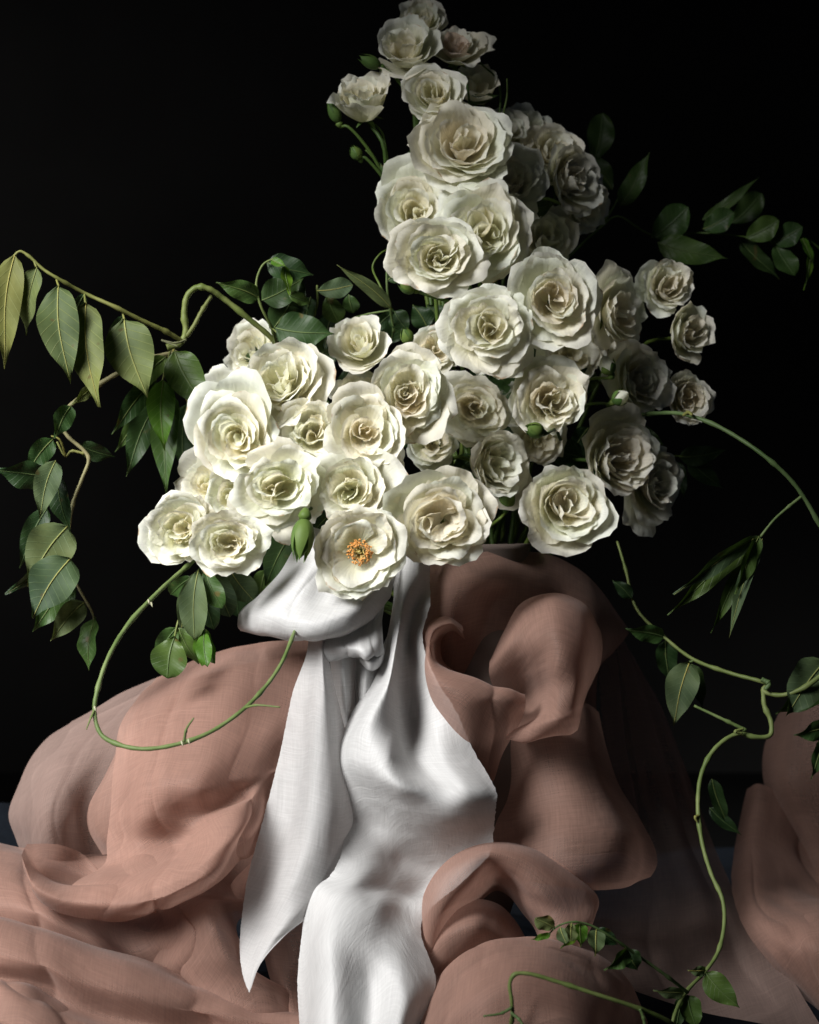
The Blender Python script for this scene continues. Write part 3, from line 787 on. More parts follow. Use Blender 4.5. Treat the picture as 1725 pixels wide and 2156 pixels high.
# left arching vine, its branch with hanging olive leaves
vine('wisteria_branch', 'arching vine at the upper left with a row of large olive leaves hanging from it', 'vine', [
    ([(640, 800, .02), (575, 715, .0), (520, 668, -.01), (470, 628, -.015), (440, 608, -.02), (415, 605, -.02), (395, 622, -.02), (388, 660, -.02), (391, 700, -.02), (380, 722, -.02), (352, 732, -.02)], 5.5, 6.5, 'g'),
    ([(446, 622, -.015), (425, 655, -.018), (406, 690, -.02), (392, 708, -.02)], 4, 5, 'o'),
    ([(386, 720, -.02), (350, 698, -.03), (300, 675, -.04), (240, 645, -.05), (180, 618, -.05), (120, 585, -.06), (90, 566, -.06), (62, 540, -.06), (42, 529, -.06), (28, 540, -.06)], 5, 2.6, 'o'),
    ([(392, 715, -.022), (370, 722, -.028), (340, 716, -.03), (375, 730, -.03)], 2.2, 1.2, 'w'),
], [
    L(33, 536, 3, 776, 62, 'o', -.06, -.07, roll=.25, fold=.2, petiole=(36, 530, -.06)),
    L(22, 590, -18, 680, 40, 'o', -.055, -.05, roll=-.3),
    L(77, 562, 54, 706, 52, 'o', -.062, -.055, roll=-.35, fold=.35, petiole=(72, 549, -.06)),
    L(124, 602, 143, 808, 80, 'o', -.065, -.08, roll=.1, fold=.22, twist=.4, petiole=(118, 584, -.058)),
    L(180, 638, 205, 858, 76, 'o', -.06, -.075, roll=-.15, fold=.25, twist=-.4, petiole=(178, 618, -.05)),
    L(262, 672, 306, 838, 94, 'o', -.05, -.06, roll=.1, fold=.15, petiole=(258, 655, -.045)),
    L(262, 665, 230, 740, 34, 'd', -.04, -.03, roll=.5),
    L(178, 620, 150, 680, 30, 'd', -.04, -.03, roll=.5),
])
vine('wisteria_tendril', 'trailing vine down the left edge with sage leaves overlapping like scales', 'vine', [
    ([(372, 742, .0), (330, 752, -.01), (250, 785, -.02), (200, 815, -.02), (150, 852, -.02), (124, 880, -.02), (140, 915, -.02), (178, 950, -.02), (187, 966, -.02), (172, 1010, -.02), (155, 1055, -.02), (146, 1110, -.025), (143, 1160, -.03), (150, 1205, -.03), (172, 1250, -.03), (192, 1285, -.03), (202, 1315, -.03)], 5.5, 2.2, 'w'),
    ([(178, 955, -.02), (150, 950, -.02), (138, 960, -.02), (120, 930, -.02)], 3, 1.8, 'o'),
    ([(138, 960, -.02), (125, 925, -.025), (108, 918, -.025)], 2.4, 1.6, 'o'),
], [
    L(150, 855, 112, 922, 44, 'm', -.025, -.03, roll=.5, bend=.1),
    L(200, 815, 150, 850, 26, 'o', -.02, -.03, roll=.6),
    L(112, 925, 52, 998, 46, 'm', -.03, -.035, roll=.3),
    L(168, 938, 242, 962, 40, 'd', -.01, .0, roll=-.3),
    L(108, 1010, -12, 985, 66, 'd', -.03, -.04, roll=.5, bend=.10),
    L(118, 970, 80, 1092, 52, 's', -.04, -.05, roll=.15, bend=.08),
    L(120, 1005, 147, 1122, 44, 'd', -.035, -.03, roll=-.2),
    L(100, 1070, 38, 1195, 46, 'd', -.02, -.025, roll=.2),
    L(143, 1108, 54, 1232, 92, 's', -.045, -.06, roll=.1, bend=.06, fold=.1),
    L(143, 1172, 8, 1246, 44, 'd', -.05, -.04, roll=.7, bend=-.05),
    L(148, 1176, 66, 1300, 92, 's', -.06, -.07, roll=-.1, bend=.08, fold=.1),
    L(155, 1225, 66, 1328, 60, 'm', -.04, -.05, roll=.2),
    L(178, 1268, 104, 1348, 52, 's', -.045, -.055, roll=.2, fold=.35),
    L(200, 1300, 186, 1412, 52, 'm', -.03, -.04, roll=-.5, bend=.15, fold=.3, twist=1.0),
], 'greenery in the bouquet')
vine('leaf_spray', 'cluster of drooping dark green leaves between the olive-leaved vine and the left roses', 'foliage', [
    ([(365, 735, -.01), (372, 770, .0), (390, 830, .01), (420, 900, .02), (500, 960, .03)], 3, 2, 'o'),
    ([(360, 735, -.01), (345, 790, .0), (330, 850, .0)], 2.5, 1.5, 'o'),
], [
    L(368, 738, 434, 868, 74, 'm', -.02, -.03, roll=.15, fold=.15),
    L(350, 752, 268, 832, 44, 'm', -.01, -.02, roll=.4),
    L(330, 800, 232, 912, 46, 'm', -.01, -.03, roll=.3),
    L(345, 800, 342, 948, 58, 'b', -.025, -.035, roll=.1, fold=.3),
    L(362, 830, 346, 1040, 58, 'm', -.015, -.03, roll=-.1, fold=.3),
    L(330, 850, 262, 1002, 56, 'd', .0, -.01, roll=.2),
    L(395, 850, 382, 1005, 50, 'd', .01, .0, roll=.2),
    L(310, 868, 240, 950, 34, 'm', .0, -.01, roll=.3),
    L(400, 900, 412, 1030, 44, 'd', .02, .01, roll=.2),
    L(372, 800, 420, 760, 50, 'd', .03, .04, roll=.2),
])
vine('leaf_spray', 'tangle of thin stems and dark clover-like leaves above the left group of roses', 'foliage', [
    ([(585, 735, .0), (572, 690, -.02), (548, 640, -.03), (540, 595, -.03), (555, 556, -.03), (578, 544, -.03)], 3.4, 2.2, 'g'),
    ([(640, 760, .02), (655, 690, .02), (668, 640, .02), (668, 600, .02)], 3, 2, 'g'),
    ([(572, 690, -.02), (585, 700, -.02), (600, 705, -.02)], 2, 2, 'g'),
], [
    L(546, 628, 456, 592, 44, 'm', -.03, -.04, roll=.3, bend=.12),
    L(562, 552, 660, 582, 56, 'd', -.025, -.02, roll=.3, bend=.12),
    L(572, 546, 602, 562, 20, 'b', -.035, -.04, roll=.3),
    L(552, 632, 640, 588, 64, 'd', -.01, .0, roll=.1),
    L(590, 560, 650, 660, 62, 'd', .01, .0, roll=-.2),
    L(600, 560, 608, 622, 26, 'b', -.03, -.035, roll=.7),
    L(580, 690, 704, 706, 78, 'd', -.02, -.02, roll=.2, fold=.15),
    L(578, 690, 632, 598, 70, 'd', .0, .01, roll=-.2),
    L(610, 620, 655, 640, 30, 'm', -.02, -.01, roll=.5),
    L(668, 612, 744, 602, 40, 's', .01, .01, roll=.1, shape=1),
    L(690, 622, 712, 682, 44, 'm', .02, .02, roll=.2, shape=1),
    L(735, 620, 742, 660, 34, 'm', .03, .03, roll=.2, shape=1),
    L(655, 625, 640, 700, 40, 'd', .03, .03, roll=.2),
    L(705, 730, 640, 770, 60, 'd', .03, .03, roll=.2),
])
vine('leaf_spray', 'long narrow leaf and curling green stems left of the pinwheel rose', 'foliage', [
    ([(830, 700, .02), (822, 650, .01), (815, 600, .0), (818, 560, .0), (850, 530, .01), (870, 525, .02)], 2.8, 1.8, 'g'),
    ([(826, 652, .01), (800, 600, .01), (785, 560, .02), (800, 535, .02), (830, 520, .03)], 2.4, 1.8, 'r'),
    ([(700, 690, .03), (760, 665, .02), (826, 652, .01)], 2.4, 2, 'g'),
], [
    L(824, 650, 712, 554, 30, 's', .0, -.02, roll=.2, fold=.3),
    L(830, 655, 860, 700, 44, 'd', .02, .02),
    L(815, 590, 850, 560, 34, 'd', .02, .02),
    L(826, 660, 780, 700, 30, 'd', .02, .02, roll=.4),
    L(885, 300, 878, 372, 48, 'm', .03, .03, shape=1),
    L(900, 690, 870, 640, 50, 'd', .04, .04),
    L(940, 690, 900, 640, 60, 'd', .05, .05),
])
vine('leaf_spray', 'bunch of rounded green leaves hanging under the bottom left pair of roses', 'foliage', [
    ([(470, 1130, -.04), (440, 1180, -.06), (418, 1205, -.075), (425, 1260, -.075), (430, 1330, -.08)], 3.2, 2, 'g'),
    ([(418, 1205, -.05), (395, 1250, -.05), (372, 1320, -.06), (368, 1342, -.06)], 2.4, 1.8, 'g'),
], [
    L(412, 1205, 378, 1322, 34, 's', -.08, -.085, roll=.3, fold=.3, shape=1),
    L(418, 1200, 406, 1346, 50, 's', -.09, -.10, roll=.0, fold=.15, shape=1),
    L(425, 1200, 448, 1326, 46, 'd', -.07, -.07, roll=.0, shape=1),
    L(432, 1198, 466, 1282, 40, 'm', -.085, -.09, roll=.0, shape=1),
    L(450, 1190, 482, 1300, 52, 's', -.06, -.06, roll=.1, shape=1),
    L(480, 1190, 534, 1268, 52, 's', -.05, -.05, roll=.1, shape=1),
    L(500, 1180, 500, 1300, 60, 'd', -.03, -.03, roll=.1, shape=1),
    L(405, 1215, 358, 1250, 36, 'm', -.05, -.04, roll=.2, shape=1),
    L(430, 1326, 424, 1402, 34, 'b', -.085, -.10, roll=.3, shape=1),
    L(431, 1326, 434, 1404, 30, 'b', -.095, -.11, roll=-.1, shape=1),
    L(434, 1326, 452, 1398, 26, 'b', -.085, -.10, roll=-.4, shape=1),
    L(372, 1322, 324, 1392, 40, 'm', -.055, -.05, roll=.2),
    L(376, 1322, 418, 1398, 42, 'm', -.055, -.05, roll=-.2),
    L(368, 1340, 350, 1428, 66, 'm', -.065, -.07, roll=.0, fold=.12, shape=1),
    L(625, 1110, 556, 1232, 70, 'd', -.06, -.05, roll=.0),
    L(600, 1100, 540, 1170, 60, 'd', -.05, -.04, roll=.2),
    L(560, 1200, 545, 1262, 40, 'm', -.02, -.02, roll=.2),
    L(700, 1080, 650, 1130, 44, 'd', -.06, -.06, roll=.2),
])
# dark leaves filling the heart of the bouquet behind the flowers
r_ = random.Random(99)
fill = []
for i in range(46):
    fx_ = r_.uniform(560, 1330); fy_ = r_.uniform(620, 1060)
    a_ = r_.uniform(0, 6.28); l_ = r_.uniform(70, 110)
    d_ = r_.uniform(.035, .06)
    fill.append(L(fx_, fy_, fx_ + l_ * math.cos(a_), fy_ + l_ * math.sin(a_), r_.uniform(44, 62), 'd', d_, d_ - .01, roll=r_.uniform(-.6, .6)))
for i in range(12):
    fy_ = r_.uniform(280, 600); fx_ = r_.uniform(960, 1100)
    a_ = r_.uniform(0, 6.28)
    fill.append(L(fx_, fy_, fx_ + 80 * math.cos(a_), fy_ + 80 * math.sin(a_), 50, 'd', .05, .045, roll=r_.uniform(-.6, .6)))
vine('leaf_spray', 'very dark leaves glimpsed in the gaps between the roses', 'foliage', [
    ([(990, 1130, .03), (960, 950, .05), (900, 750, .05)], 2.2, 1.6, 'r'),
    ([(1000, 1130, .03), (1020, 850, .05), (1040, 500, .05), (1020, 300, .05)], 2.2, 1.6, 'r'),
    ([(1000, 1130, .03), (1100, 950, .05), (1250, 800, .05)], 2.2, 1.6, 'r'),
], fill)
# looping bare stem, lower left
rt, iv = vine('looping_stem', 'bare green stem looping from the bottom left roses down over the pink cloth', 'stem', [
    ([(430, 1160, -.06), (390, 1196, -.09), (330, 1250, -.12), (270, 1315, -.14), (228, 1385, -.16), (206, 1450, -.17), (199, 1500, -.175), (212, 1545, -.18), (245, 1566, -.185), (300, 1577, -.19), (370, 1568, -.19), (440, 1543, -.185), (510, 1496, -.175), (560, 1445, -.16), (592, 1398, -.145), (612, 1352, -.13), (628, 1310, -.10)], 4.6, 3.6, 'g'),
    ([(200, 1492, -.175), (190, 1515, -.18), (182, 1536, -.185)], 2.2, 1.0, 'g'),
    ([(388, 1562, -.195), (393, 1535, -.2), (408, 1512, -.205)], 2.8, 1.4, 'g'),
    ([(516, 1490, -.18), (540, 1485, -.185), (590, 1489, -.19)], 2.4, 1.4, 'g'),
], [])
for (sx_, sy_, sd_) in ((318, 1268, -.128), (312, 1262, -.127), (382, 1560, -.196), (396, 1556, -.196), (199, 1487, -.178)):
    p = np.array(P(sx_, sy_, sd_))
    v, f, u = tube_arrays(crom([p, p + [0.0006, -.0015, -.0012], p + [.0012, -.002, -.0032]], 5), np.array([.0004, .0007, .0007, .0005, .0002]), 6)
    mesh_obj('bud_scar', v, f, SCAR, rt, u, inv=iv)

vine('wisteria_tendril', 'long tendril arching out from the right roses to the right edge with hanging folded leaves', 'vine', [
    ([(1300, 880, .03), (1385, 870, .0), (1440, 872, -.02), (1500, 892, -.03), (1560, 925, -.04), (1620, 968, -.05), (1665, 1010, -.05), (1695, 1050, -.05), (1732, 1115, -.05)], 4.2, 4.6, 'g'),
    ([(1690, 1044, -.05), (1660, 1068, -.05), (1630, 1095, -.05), (1602, 1130, -.05)], 3.4, 2.4, 'g'),
    ([(1440, 874, -.02), (1450, 868, -.025), (1458, 874, -.03)], 4, 3, 'o'),
], [
    L(1598, 1132, 1415, 1246, 40, 's', -.05, -.06, roll=.5, bend=.05, fold=.4),
    L(1598, 1134, 1402, 1290, 46, 'm', -.045, -.05, roll=.3, bend=.05, fold=.4),
    L(1602, 1134, 1492, 1330, 38, 'm', -.04, -.04, roll=.2, fold=.4),
    L(1604, 1134, 1532, 1344, 30, 's', -.05, -.055, roll=-.3, fold=.4),
    L(1600, 1130, 1545, 1250, 38, 'm', -.055, -.06, roll=.5, fold=.4),
])
vine('wisteria_branch', 'snaking vine down the right side of the photo with kinked nodes and oval leaves', 'vine', [
    ([(1300, 1140, .05), (1318, 1200, .04), (1340, 1280, .03), (1400, 1342, .01), (1460, 1388, .0), (1540, 1418, -.01), (1600, 1434, -.02), (1618, 1442, -.02), (1606, 1453, -.02), (1640, 1464, -.025), (1690, 1450, -.03), (1745, 1410, -.03)], 2.6, 5.4, 'g'),
    ([(1608, 1452, -.02), (1610, 1485, -.022), (1624, 1520, -.025), (1622, 1548, -.028), (1590, 1552, -.03), (1555, 1545, -.03), (1510, 1572, -.035), (1480, 1622, -.04), (1470, 1690, -.05), (1478, 1770, -.06), (1498, 1840, -.07), (1522, 1895, -.08), (1525, 1950, -.09), (1512, 2005, -.10), (1486, 2045, -.11), (1448, 2085, -.12), (1425, 2125, -.13), (1410, 2180, -.14)], 5.2, 3.6, 'g'),
    ([(1572, 1538, -.03), (1530, 1518, -.03), (1462, 1486, -.025)], 4, 2.6, 'g'),
    ([(1562, 1544, -.034), (1548, 1540, -.036), (1566, 1534, -.034)], 3.2, 2.5, 'g'),
    ([(1604, 1430, -.024), (1620, 1440, -.026), (1612, 1452, -.026)], 5.0, 5.0, 'g'),
    ([(1470, 1718, -.055), (1464, 1722, -.058), (1468, 1730, -.058)], 3.5, 2.0, 'o'),
], [
    L(1452, 1394, 1416, 1528, 66, 's', .0, -.01, roll=-.1, fold=.12, petiole=(1462, 1388, .0)),
    L(1458, 1398, 1478, 1492, 40, 'd', .01, .01, roll=.3),
    L(1398, 1342, 1318, 1322, 42, 'm', .01, .0, roll=.4),
    L(1402, 1348, 1408, 1436, 48, 'd', .015, .02, roll=.2),
    L(1330, 1260, 1290, 1220, 30, 'd', .03, .03),
    L(1738, 1392, 1652, 1506, 84, 's', -.02, -.03, roll=.1, fold=.15),
    L(1770, 1430, 1632, 1500, 60, 'm', -.01, .0, roll=.2),
    L(1758, 1532, 1672, 1546, 48, 'm', -.01, -.02, roll=.3),
    L(1738, 1558, 1706, 1640, 34, 'm', -.02, -.03, roll=.3),
    L(1500, 1640, 1530, 1740, 34, 'd', .04, .04, roll=.3),
    L(1495, 1700, 1560, 1760, 30, 'd', .04, .04, roll=.3),
    L(1486, 2048, 1556, 2124, 48, 'm', -.115, -.12, roll=.1, fold=.15),
    L(1486, 2044, 1448, 2042, 24, 's', -.115, -.12, roll=.3, bend=.15),
    L(1440, 2092, 1376, 2084, 28, 's', -.125, -.13, roll=.4, bend=.12),
    L(1448, 2095, 1466, 2170, 44, 'm', -.12, -.125, roll=.2),
    L(1440, 2100, 1420, 2170, 30, 'd', -.115, -.12, roll=.2),
])
vine('leafy_twig', 'small twig with curled little leaves lying over the pink cloth at the lower right', 'twig', [
    ([(1448, 2090, -.125), (1400, 2052, -.14), (1340, 2010, -.15), (1290, 1975, -.16), (1240, 1947, -.165), (1200, 1942, -.17), (1172, 1952, -.17), (1155, 1968, -.17)], 3.6, 1.6, 'g'),
], [
    L(1168, 1954, 1128, 1932, 30, 's', -.17, -.175, roll=.2, shape=1),
    L(1160, 1968, 1118, 1978, 14, 'b', -.17, -.17, roll=.3),
    L(1180, 1952, 1192, 1988, 24, 's', -.17, -.175, roll=.2, shape=1),
    L(1204, 1944, 1200, 1982, 24, 's', -.172, -.18, roll=.4, shape=1),
    L(1222, 1944, 1222, 1994, 30, 'b', -.165, -.17, roll=.3),
    L(1225, 1950, 1180, 1996, 26, 'b', -.155, -.16, roll=.4),
    L(1256, 1958, 1252, 2014, 36, 's', -.168, -.175, roll=.3, bend=.2),
    L(1258, 1956, 1300, 1990, 30, 'd', -.155, -.15, roll=.2),
    L(1322, 2000, 1272, 2042, 40, 'm', -.155, -.165, roll=.4, bend=.2, fold=.5),
    L(1322, 2000, 1342, 2044, 38, 'd', -.15, -.15, roll=.2, bend=.15),
])
vine('looping_stem', 'thin bare stem curving over the bottom pink lobe at the lower right', 'stem', [
    ([(1060, 2190, -.225), (1078, 2150, -.235), (1078, 2110, -.24), (1074, 2070, -.24), (1084, 2052, -.24), (1110, 2050, -.24), (1170, 2066, -.24), (1250, 2092, -.24), (1330, 2118, -.235), (1400, 2146, -.225), (1450, 2180, -.21)], 3.4, 4.0, 'g'),
    ([(1078, 2122, -.241), (1056, 2134, -.243), (1018, 2140, -.245)], 3, 1.6, 'g'),
    ([(1076, 2132, -.241), (1096, 2150, -.243), (1110, 2180, -.245)], 3, 2.0, 'g'),
    ([(1348, 2124, -.235), (1356, 2146, -.235), (1358, 2180, -.235)], 3, 2.6, 'g'),
], [])
vine('leafy_branch', 'shadowy branch of rounded blue-green leaves reaching to the upper right edge', 'foliage', [
    ([(1180, 560, 0.08), (1262, 482, 0.18), (1300, 455, 0.17), (1375, 495, 0.16), (1470, 490, 0.15), (1560, 497, 0.14), (1640, 508, 0.14), (1690, 498, 0.13), (1735, 530, 0.13)], 2.2, 2.2, 'r'),
    ([(1262, 482, 0.18), (1290, 440, 0.18), (1310, 400, 0.18)], 2, 1.5, 'r'),
], [
    L(1305, 432, 1372, 322, 50, 'm', 0.16, 0.15, roll=.3),
    L(1372, 500, 1452, 438, 66, 'm', 0.15, 0.14, roll=.1, shape=1, fold=.12),
    L(1385, 510, 1532, 548, 62, 'm', 0.14, 0.13, roll=.1, fold=.12),
    L(1478, 462, 1602, 376, 26, 'm', 0.15, 0.14, roll=.3),
    L(1480, 482, 1548, 450, 50, 'm', 0.14, 0.13, roll=.2, shape=1),
    L(1570, 500, 1642, 466, 52, 'm', 0.13, 0.12, roll=.1, shape=1),
    L(1622, 512, 1692, 480, 50, 'm', 0.13, 0.12, roll=.2, shape=1),
    L(1632, 512, 1672, 582, 48, 'm', 0.13, 0.12, roll=.1, shape=1),
    L(1560, 505, 1640, 590, 44, 'd', 0.15, 0.15, roll=.3),
    L(1690, 500, 1712, 566, 22, 'b', 0.12, 0.11, roll=.4, bend=.2),
    L(1712, 520, 1690, 610, 20, 'b', 0.12, 0.11, roll=.5, bend=.2),
    L(1250, 340, 1272, 238, 60, 'd', 0.19, 0.19, shape=1),
    L(1290, 400, 1236, 330, 50, 'd', 0.19, 0.19, shape=1),
    L(1540, 470, 1606, 408, 54, 'd', 0.17, 0.17, shape=1),
])
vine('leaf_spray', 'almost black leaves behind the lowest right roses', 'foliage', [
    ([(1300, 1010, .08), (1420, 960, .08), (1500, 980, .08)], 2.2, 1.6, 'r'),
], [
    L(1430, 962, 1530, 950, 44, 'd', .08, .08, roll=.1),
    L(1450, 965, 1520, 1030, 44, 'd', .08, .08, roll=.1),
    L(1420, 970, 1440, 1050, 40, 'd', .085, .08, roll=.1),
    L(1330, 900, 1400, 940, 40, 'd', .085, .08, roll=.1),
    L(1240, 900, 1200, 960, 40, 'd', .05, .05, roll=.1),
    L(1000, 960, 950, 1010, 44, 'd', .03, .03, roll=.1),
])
vine('green_stems', 'curved thin green stems rising behind the dim closed rose near the top', 'stem', [
    ([(985, 245, .03), (988, 215, .03), (984, 180, .03), (978, 160, .03), (950, 140, .04)], 2.6, 2, 'r'),
    ([(1052, 240, .05), (1054, 200, .05), (1046, 165, .05), (1020, 140, .05), (1000, 120, .05)], 2.6, 2, 'r'),
    ([(1060, 240, .05), (1068, 200, .05), (1068, 165, .05)], 2.4, 1.6, 'r'),
    ([(822, 400, .03), (815, 330, .02), (805, 280, .02), (790, 262, .015)], 3, 2.2, 'r'),
    ([(822, 400, .03), (800, 350, .02), (770, 315, .02)], 2.5, 1.5, 'r'),
], [L(985, 212, 1052, 202, 26, 'd', .045, .045, roll=.3), L(820, 385, 800, 340, 14, 'm', .02, .02, roll=.3), L(822, 370, 840, 330, 12, 'm', .02, .02, roll=.3)])


# ------------------------------------------------------------------ cloth
def loft(name, rows, mat, parent, inv, nu=70, nv=90, wr=0.0, wscale=22.0, seed=0.0, pleat=None, fray=0.0, gain=1.0):
    """rows of control points (px, py, depth in cm), left to right, from top row to bottom row"""
    if gain != 1:
        mean = [sum(q[2] for q in r) / len(r) for r in rows]
        rows = [[(a, b, mu_ + (c - mu_) * gain) for a, b, c in r] for r, mu_ in zip(rows, mean)]
    m = [crom([P(a, b, c / 100.0) for a, b, c in r], nu) for r in rows]
    m = np.stack(m)                                   # rows, nu, 3
    flat = crom(m.reshape(len(m), -1), nv).reshape(nv, nu, 3)
    du = np.gradient(flat, axis=1); dv = np.gradient(flat, axis=0)
    nr = np.cross(du, dv); nr /= np.linalg.norm(nr, axis=2)[..., None] + 1e-12
    if wr or pleat:
        for j in range(nv):
            for i in range(nu):
                p = flat[j, i]
                d = 0.0
                if wr:
                    q = Vector((p[0] * wscale + seed, p[1] * wscale, p[2] * wscale * 0.6))
                    d += wr * noise.noise(q) + wr * 0.35 * noise.noise(q * 2.7)
                    d *= 0.6
                if pleat:
                    a, fr, ph = pleat
                    uu, vv = i / (nu - 1), j / (nv - 1)
                    an_ = uu * fr + ph + 1.3 * math.sin(vv * 2.5 + ph) + 0.8 * noise.noise(Vector((uu * 3, vv * 4, ph)))
                    amp_ = a * math.sin(min(1, vv) * math.pi) ** 0.5 * (0.55 + noise.noise(Vector((uu * 4 + 9, vv * 3, ph))))
                    d += amp_ * ((1 - abs(math.sin(an_ * 0.5))) ** 2.6 * 1.8 + 0.4 * math.sin(an_ * 1.7))
                flat[j, i] = p + nr[j, i] * d
    su = np.concatenate([np.zeros((nv, 1)), np.cumsum(np.linalg.norm(np.diff(flat, axis=1), axis=2), axis=1)], 1)
    sv = np.concatenate([np.zeros((1, nu)), np.cumsum(np.linalg.norm(np.diff(flat, axis=0), axis=2), axis=0)], 0)
    su = su - su[:, nu // 2:nu // 2 + 1]
    if fray:
        r_ = np.random.default_rng(5)
        for side_, k in ((0, 1), (-1, -2)):
            out = flat[:, side_] - flat[:, k]
            out /= np.linalg.norm(out, axis=1)[:, None] + 1e-12
            flat[:, side_] += out * (r_.random(nv)[:, None] * fray)
    uv = np.stack([su, sv], -1).reshape(-1, 2) + seed * 0.1
    return mesh_obj(name, flat.reshape(-1, 3), grid_faces(nu, nv), mat, parent, uv, inv=inv)


def layered(name, rows, mat, parent, inv, nu, nv, back=1.4, jx=16, **kw):
    loft(name, rows, mat, parent, inv, nu, nv, **kw)
    r_ = random.Random(name)
    # a second, looser layer of the same sheer cloth just behind the first
    ctr = (sum(q[0] for r in rows for q in r) / sum(len(r) for r in rows), sum(q[1] for r in rows for q in r) / sum(len(r) for r in rows))
    rows2 = []
    for r in rows:
        off = r_.uniform(-jx, jx)
        rows2.append([(ctr[0] + (a - ctr[0]) * 0.86 + off * 1.2, ctr[1] + (b - ctr[1]) * 0.88 + r_.uniform(-jx, jx) * 0.7, c + back + r_.uniform(-.8, .6)) for a, b, c in r])
    kw = dict(kw); kw['seed'] = kw.get('seed', 0) + 50; kw['pleat'] = (.0035, 12, r_.uniform(0, 6))
    loft('under_layer', rows2, mat, parent, inv, max(40, nu // 2), max(40, nv // 2), **kw)


def at_thing(name, p, label, cat, group=None):
    root = thing(name, p, label, cat, group)
    return root, Matrix.Translation(p).inverted()


# vase: lathe
prof = [(0.0, 0.0), (0.042, 0.0), (0.045, 0.006), (0.038, 0.016), (0.024, 0.03), (0.022, 0.05), (0.026, 0.075), (0.038, 0.11), (0.048, 0.16), (0.052, 0.21), (0.047, 0.26), (0.040, 0.30), (0.038, 0.325), (0.041, 0.338), (0.038, 0.336), (0.034, 0.32), (0.034, 0.29), (0.0, 0.28)]
pp = crom(np.array([(a, 0, b) for a, b in prof]), 60)
k = 48
vs = np.array([[0.045 + max(p[0], 1e-5) * math.cos(6.28318 * j / k), 0.012 + max(p[0], 1e-5) * math.sin(6.28318 * j / k), p[2]] for p in pp for j in range(k)])
va, vi = at_thing('vase', Vector((0.045, 0.0, 0.0)), 'dark taupe ceramic vase hidden behind the ribbon and pink cloth under the roses', 'vase')
mesh_obj('vase_body', vs, grid_faces(k, 60, True), CERAMIC, va, inv=vi)

# white silk ribbon
rb, ri = at_thing('silk_ribbon', P(800, 1300, -.07), 'wide white silk ribbon tied in a bow with long raw-edged tails below the roses', 'ribbon')
loft('tail', [
    [(820, 1150, -5), (850, 1150, -6.2), (880, 1150, -6.2), (906, 1150, -5)],
    [(826, 1210, -5), (850, 1210, -6.8), (880, 1210, -6.6), (906, 1212, -5.2)],
    [(826, 1270, -5.5), (848, 1270, -7.5), (878, 1270, -6.4), (905, 1270, -6.4)],
    [(812, 1350, -6.5), (835, 1350, -8.6), (862, 1350, -6.8), (891, 1342, -7.6)],
    [(790, 1420, -7), (822, 1425, -9.8), (850, 1430, -7.8), (880, 1425, -7.9), (910, 1412, -8.8)],
    [(742, 1500, -8), (785, 1510, -11), (825, 1530, -10.3), (868, 1530, -8.2), (910, 1510, -9.4), (958, 1495, -9.8)],
    [(700, 1580, -9), (752, 1572, -11.6), (815, 1590, -12.4), (875, 1600, -10.2), (935, 1595, -11.2), (998, 1585, -10.4)],
    [(690, 1640, -9.6), (750, 1622, -12.0), (835, 1655, -13.6), (925, 1665, -12.8), (985, 1665, -13), (1042, 1662, -12.2)],
    [(708, 1682, -10), (775, 1680, -11.0), (860, 1700, -12.2), (950, 1715, -12.4), (1043, 1700, -11.8)],
    [(724, 1740, -9.8), (785, 1745, -9.6), (860, 1760, -9.8), (950, 1765, -10.0), (1038, 1750, -10.2)],
    [(720, 1798, -10.8), (780, 1805, -10.2), (850, 1815, -8.8), (930, 1830, -8.4), (1030, 1800, -9.6)],
    [(695, 1846, -12.2), (750, 1850, -12.6), (820, 1865, -10.8), (890, 1880, -9.4), (975, 1855, -10.2)],
    [(650, 1880, -13.4), (715, 1895, -15.0), (790, 1905, -14.6), (850, 1915, -13), (905, 1915, -12.4)],
    [(635, 1985, -14.6), (695, 1980, -17.2), (770, 1990, -16.8), (835, 1985, -16), (886, 1965, -14.6)],
    [(628, 2070, -15.6), (700, 2070, -18.6), (780, 2070, -17.6), (850, 2080, -18.4), (916, 2070, -16.8)],
    [(632, 2160, -16.6), (700, 2165, -20), (780, 2160, -19), (840, 2160, -20), (882, 2165, -18.6)],
    [(640, 2240, -17), (700, 2240, -21), (780, 2240, -20), (830, 2240, -21), (860, 2240, -19)],
], SILK, rb, ri, 110, 240, wr=.0018, wscale=34, fray=.0009, gain=1.7)
loft('tail', [
    [(650, 1325, -6), (664, 1325, -7.5), (678, 1330, -8.5), (688, 1330, -8.2)],
    [(646, 1375, -6.5), (662, 1378, -7.6), (678, 1380, -9.0), (692, 1382, -8.5)],
    [(618, 1455, -7.5), (642, 1458, -8.2), (668, 1462, -9.8), (684, 1465, -10), (710, 1470, -8)],
    [(590, 1590, -8), (625, 1600, -8.6), (665, 1605, -11.0), (690, 1610, -11), (740, 1610, -9)],
    [(556, 1720, -9.2), (600, 1735, -9.6), (650, 1745, -12.4), (690, 1745, -12.2), (745, 1750, -9.6)],
    [(522, 1850, -10.8), (565, 1850, -11), (620, 1855, -13.4), (670, 1865, -13), (710, 1870, -10.6)],
    [(509, 1940, -12.2), (545, 1940, -12.6), (600, 1945, -14.0), (650, 1930, -13.2)],
    [(505, 2000, -13.2), (530, 2002, -13.6), (560, 1998, -14.4), (595, 1975, -14.2)],
    [(510, 2050, -14.2), (520, 2052, -14.5), (533, 2050, -14.8), (548, 2030, -14.8)],
    [(522, 2085, -15), (523, 2088, -15), (525, 2090, -15), (528, 2084, -15)],
], SILK_THIN, rb, ri, 70, 200, wr=.0014, wscale=30, seed=2.0, fray=.0004, gain=1.3)
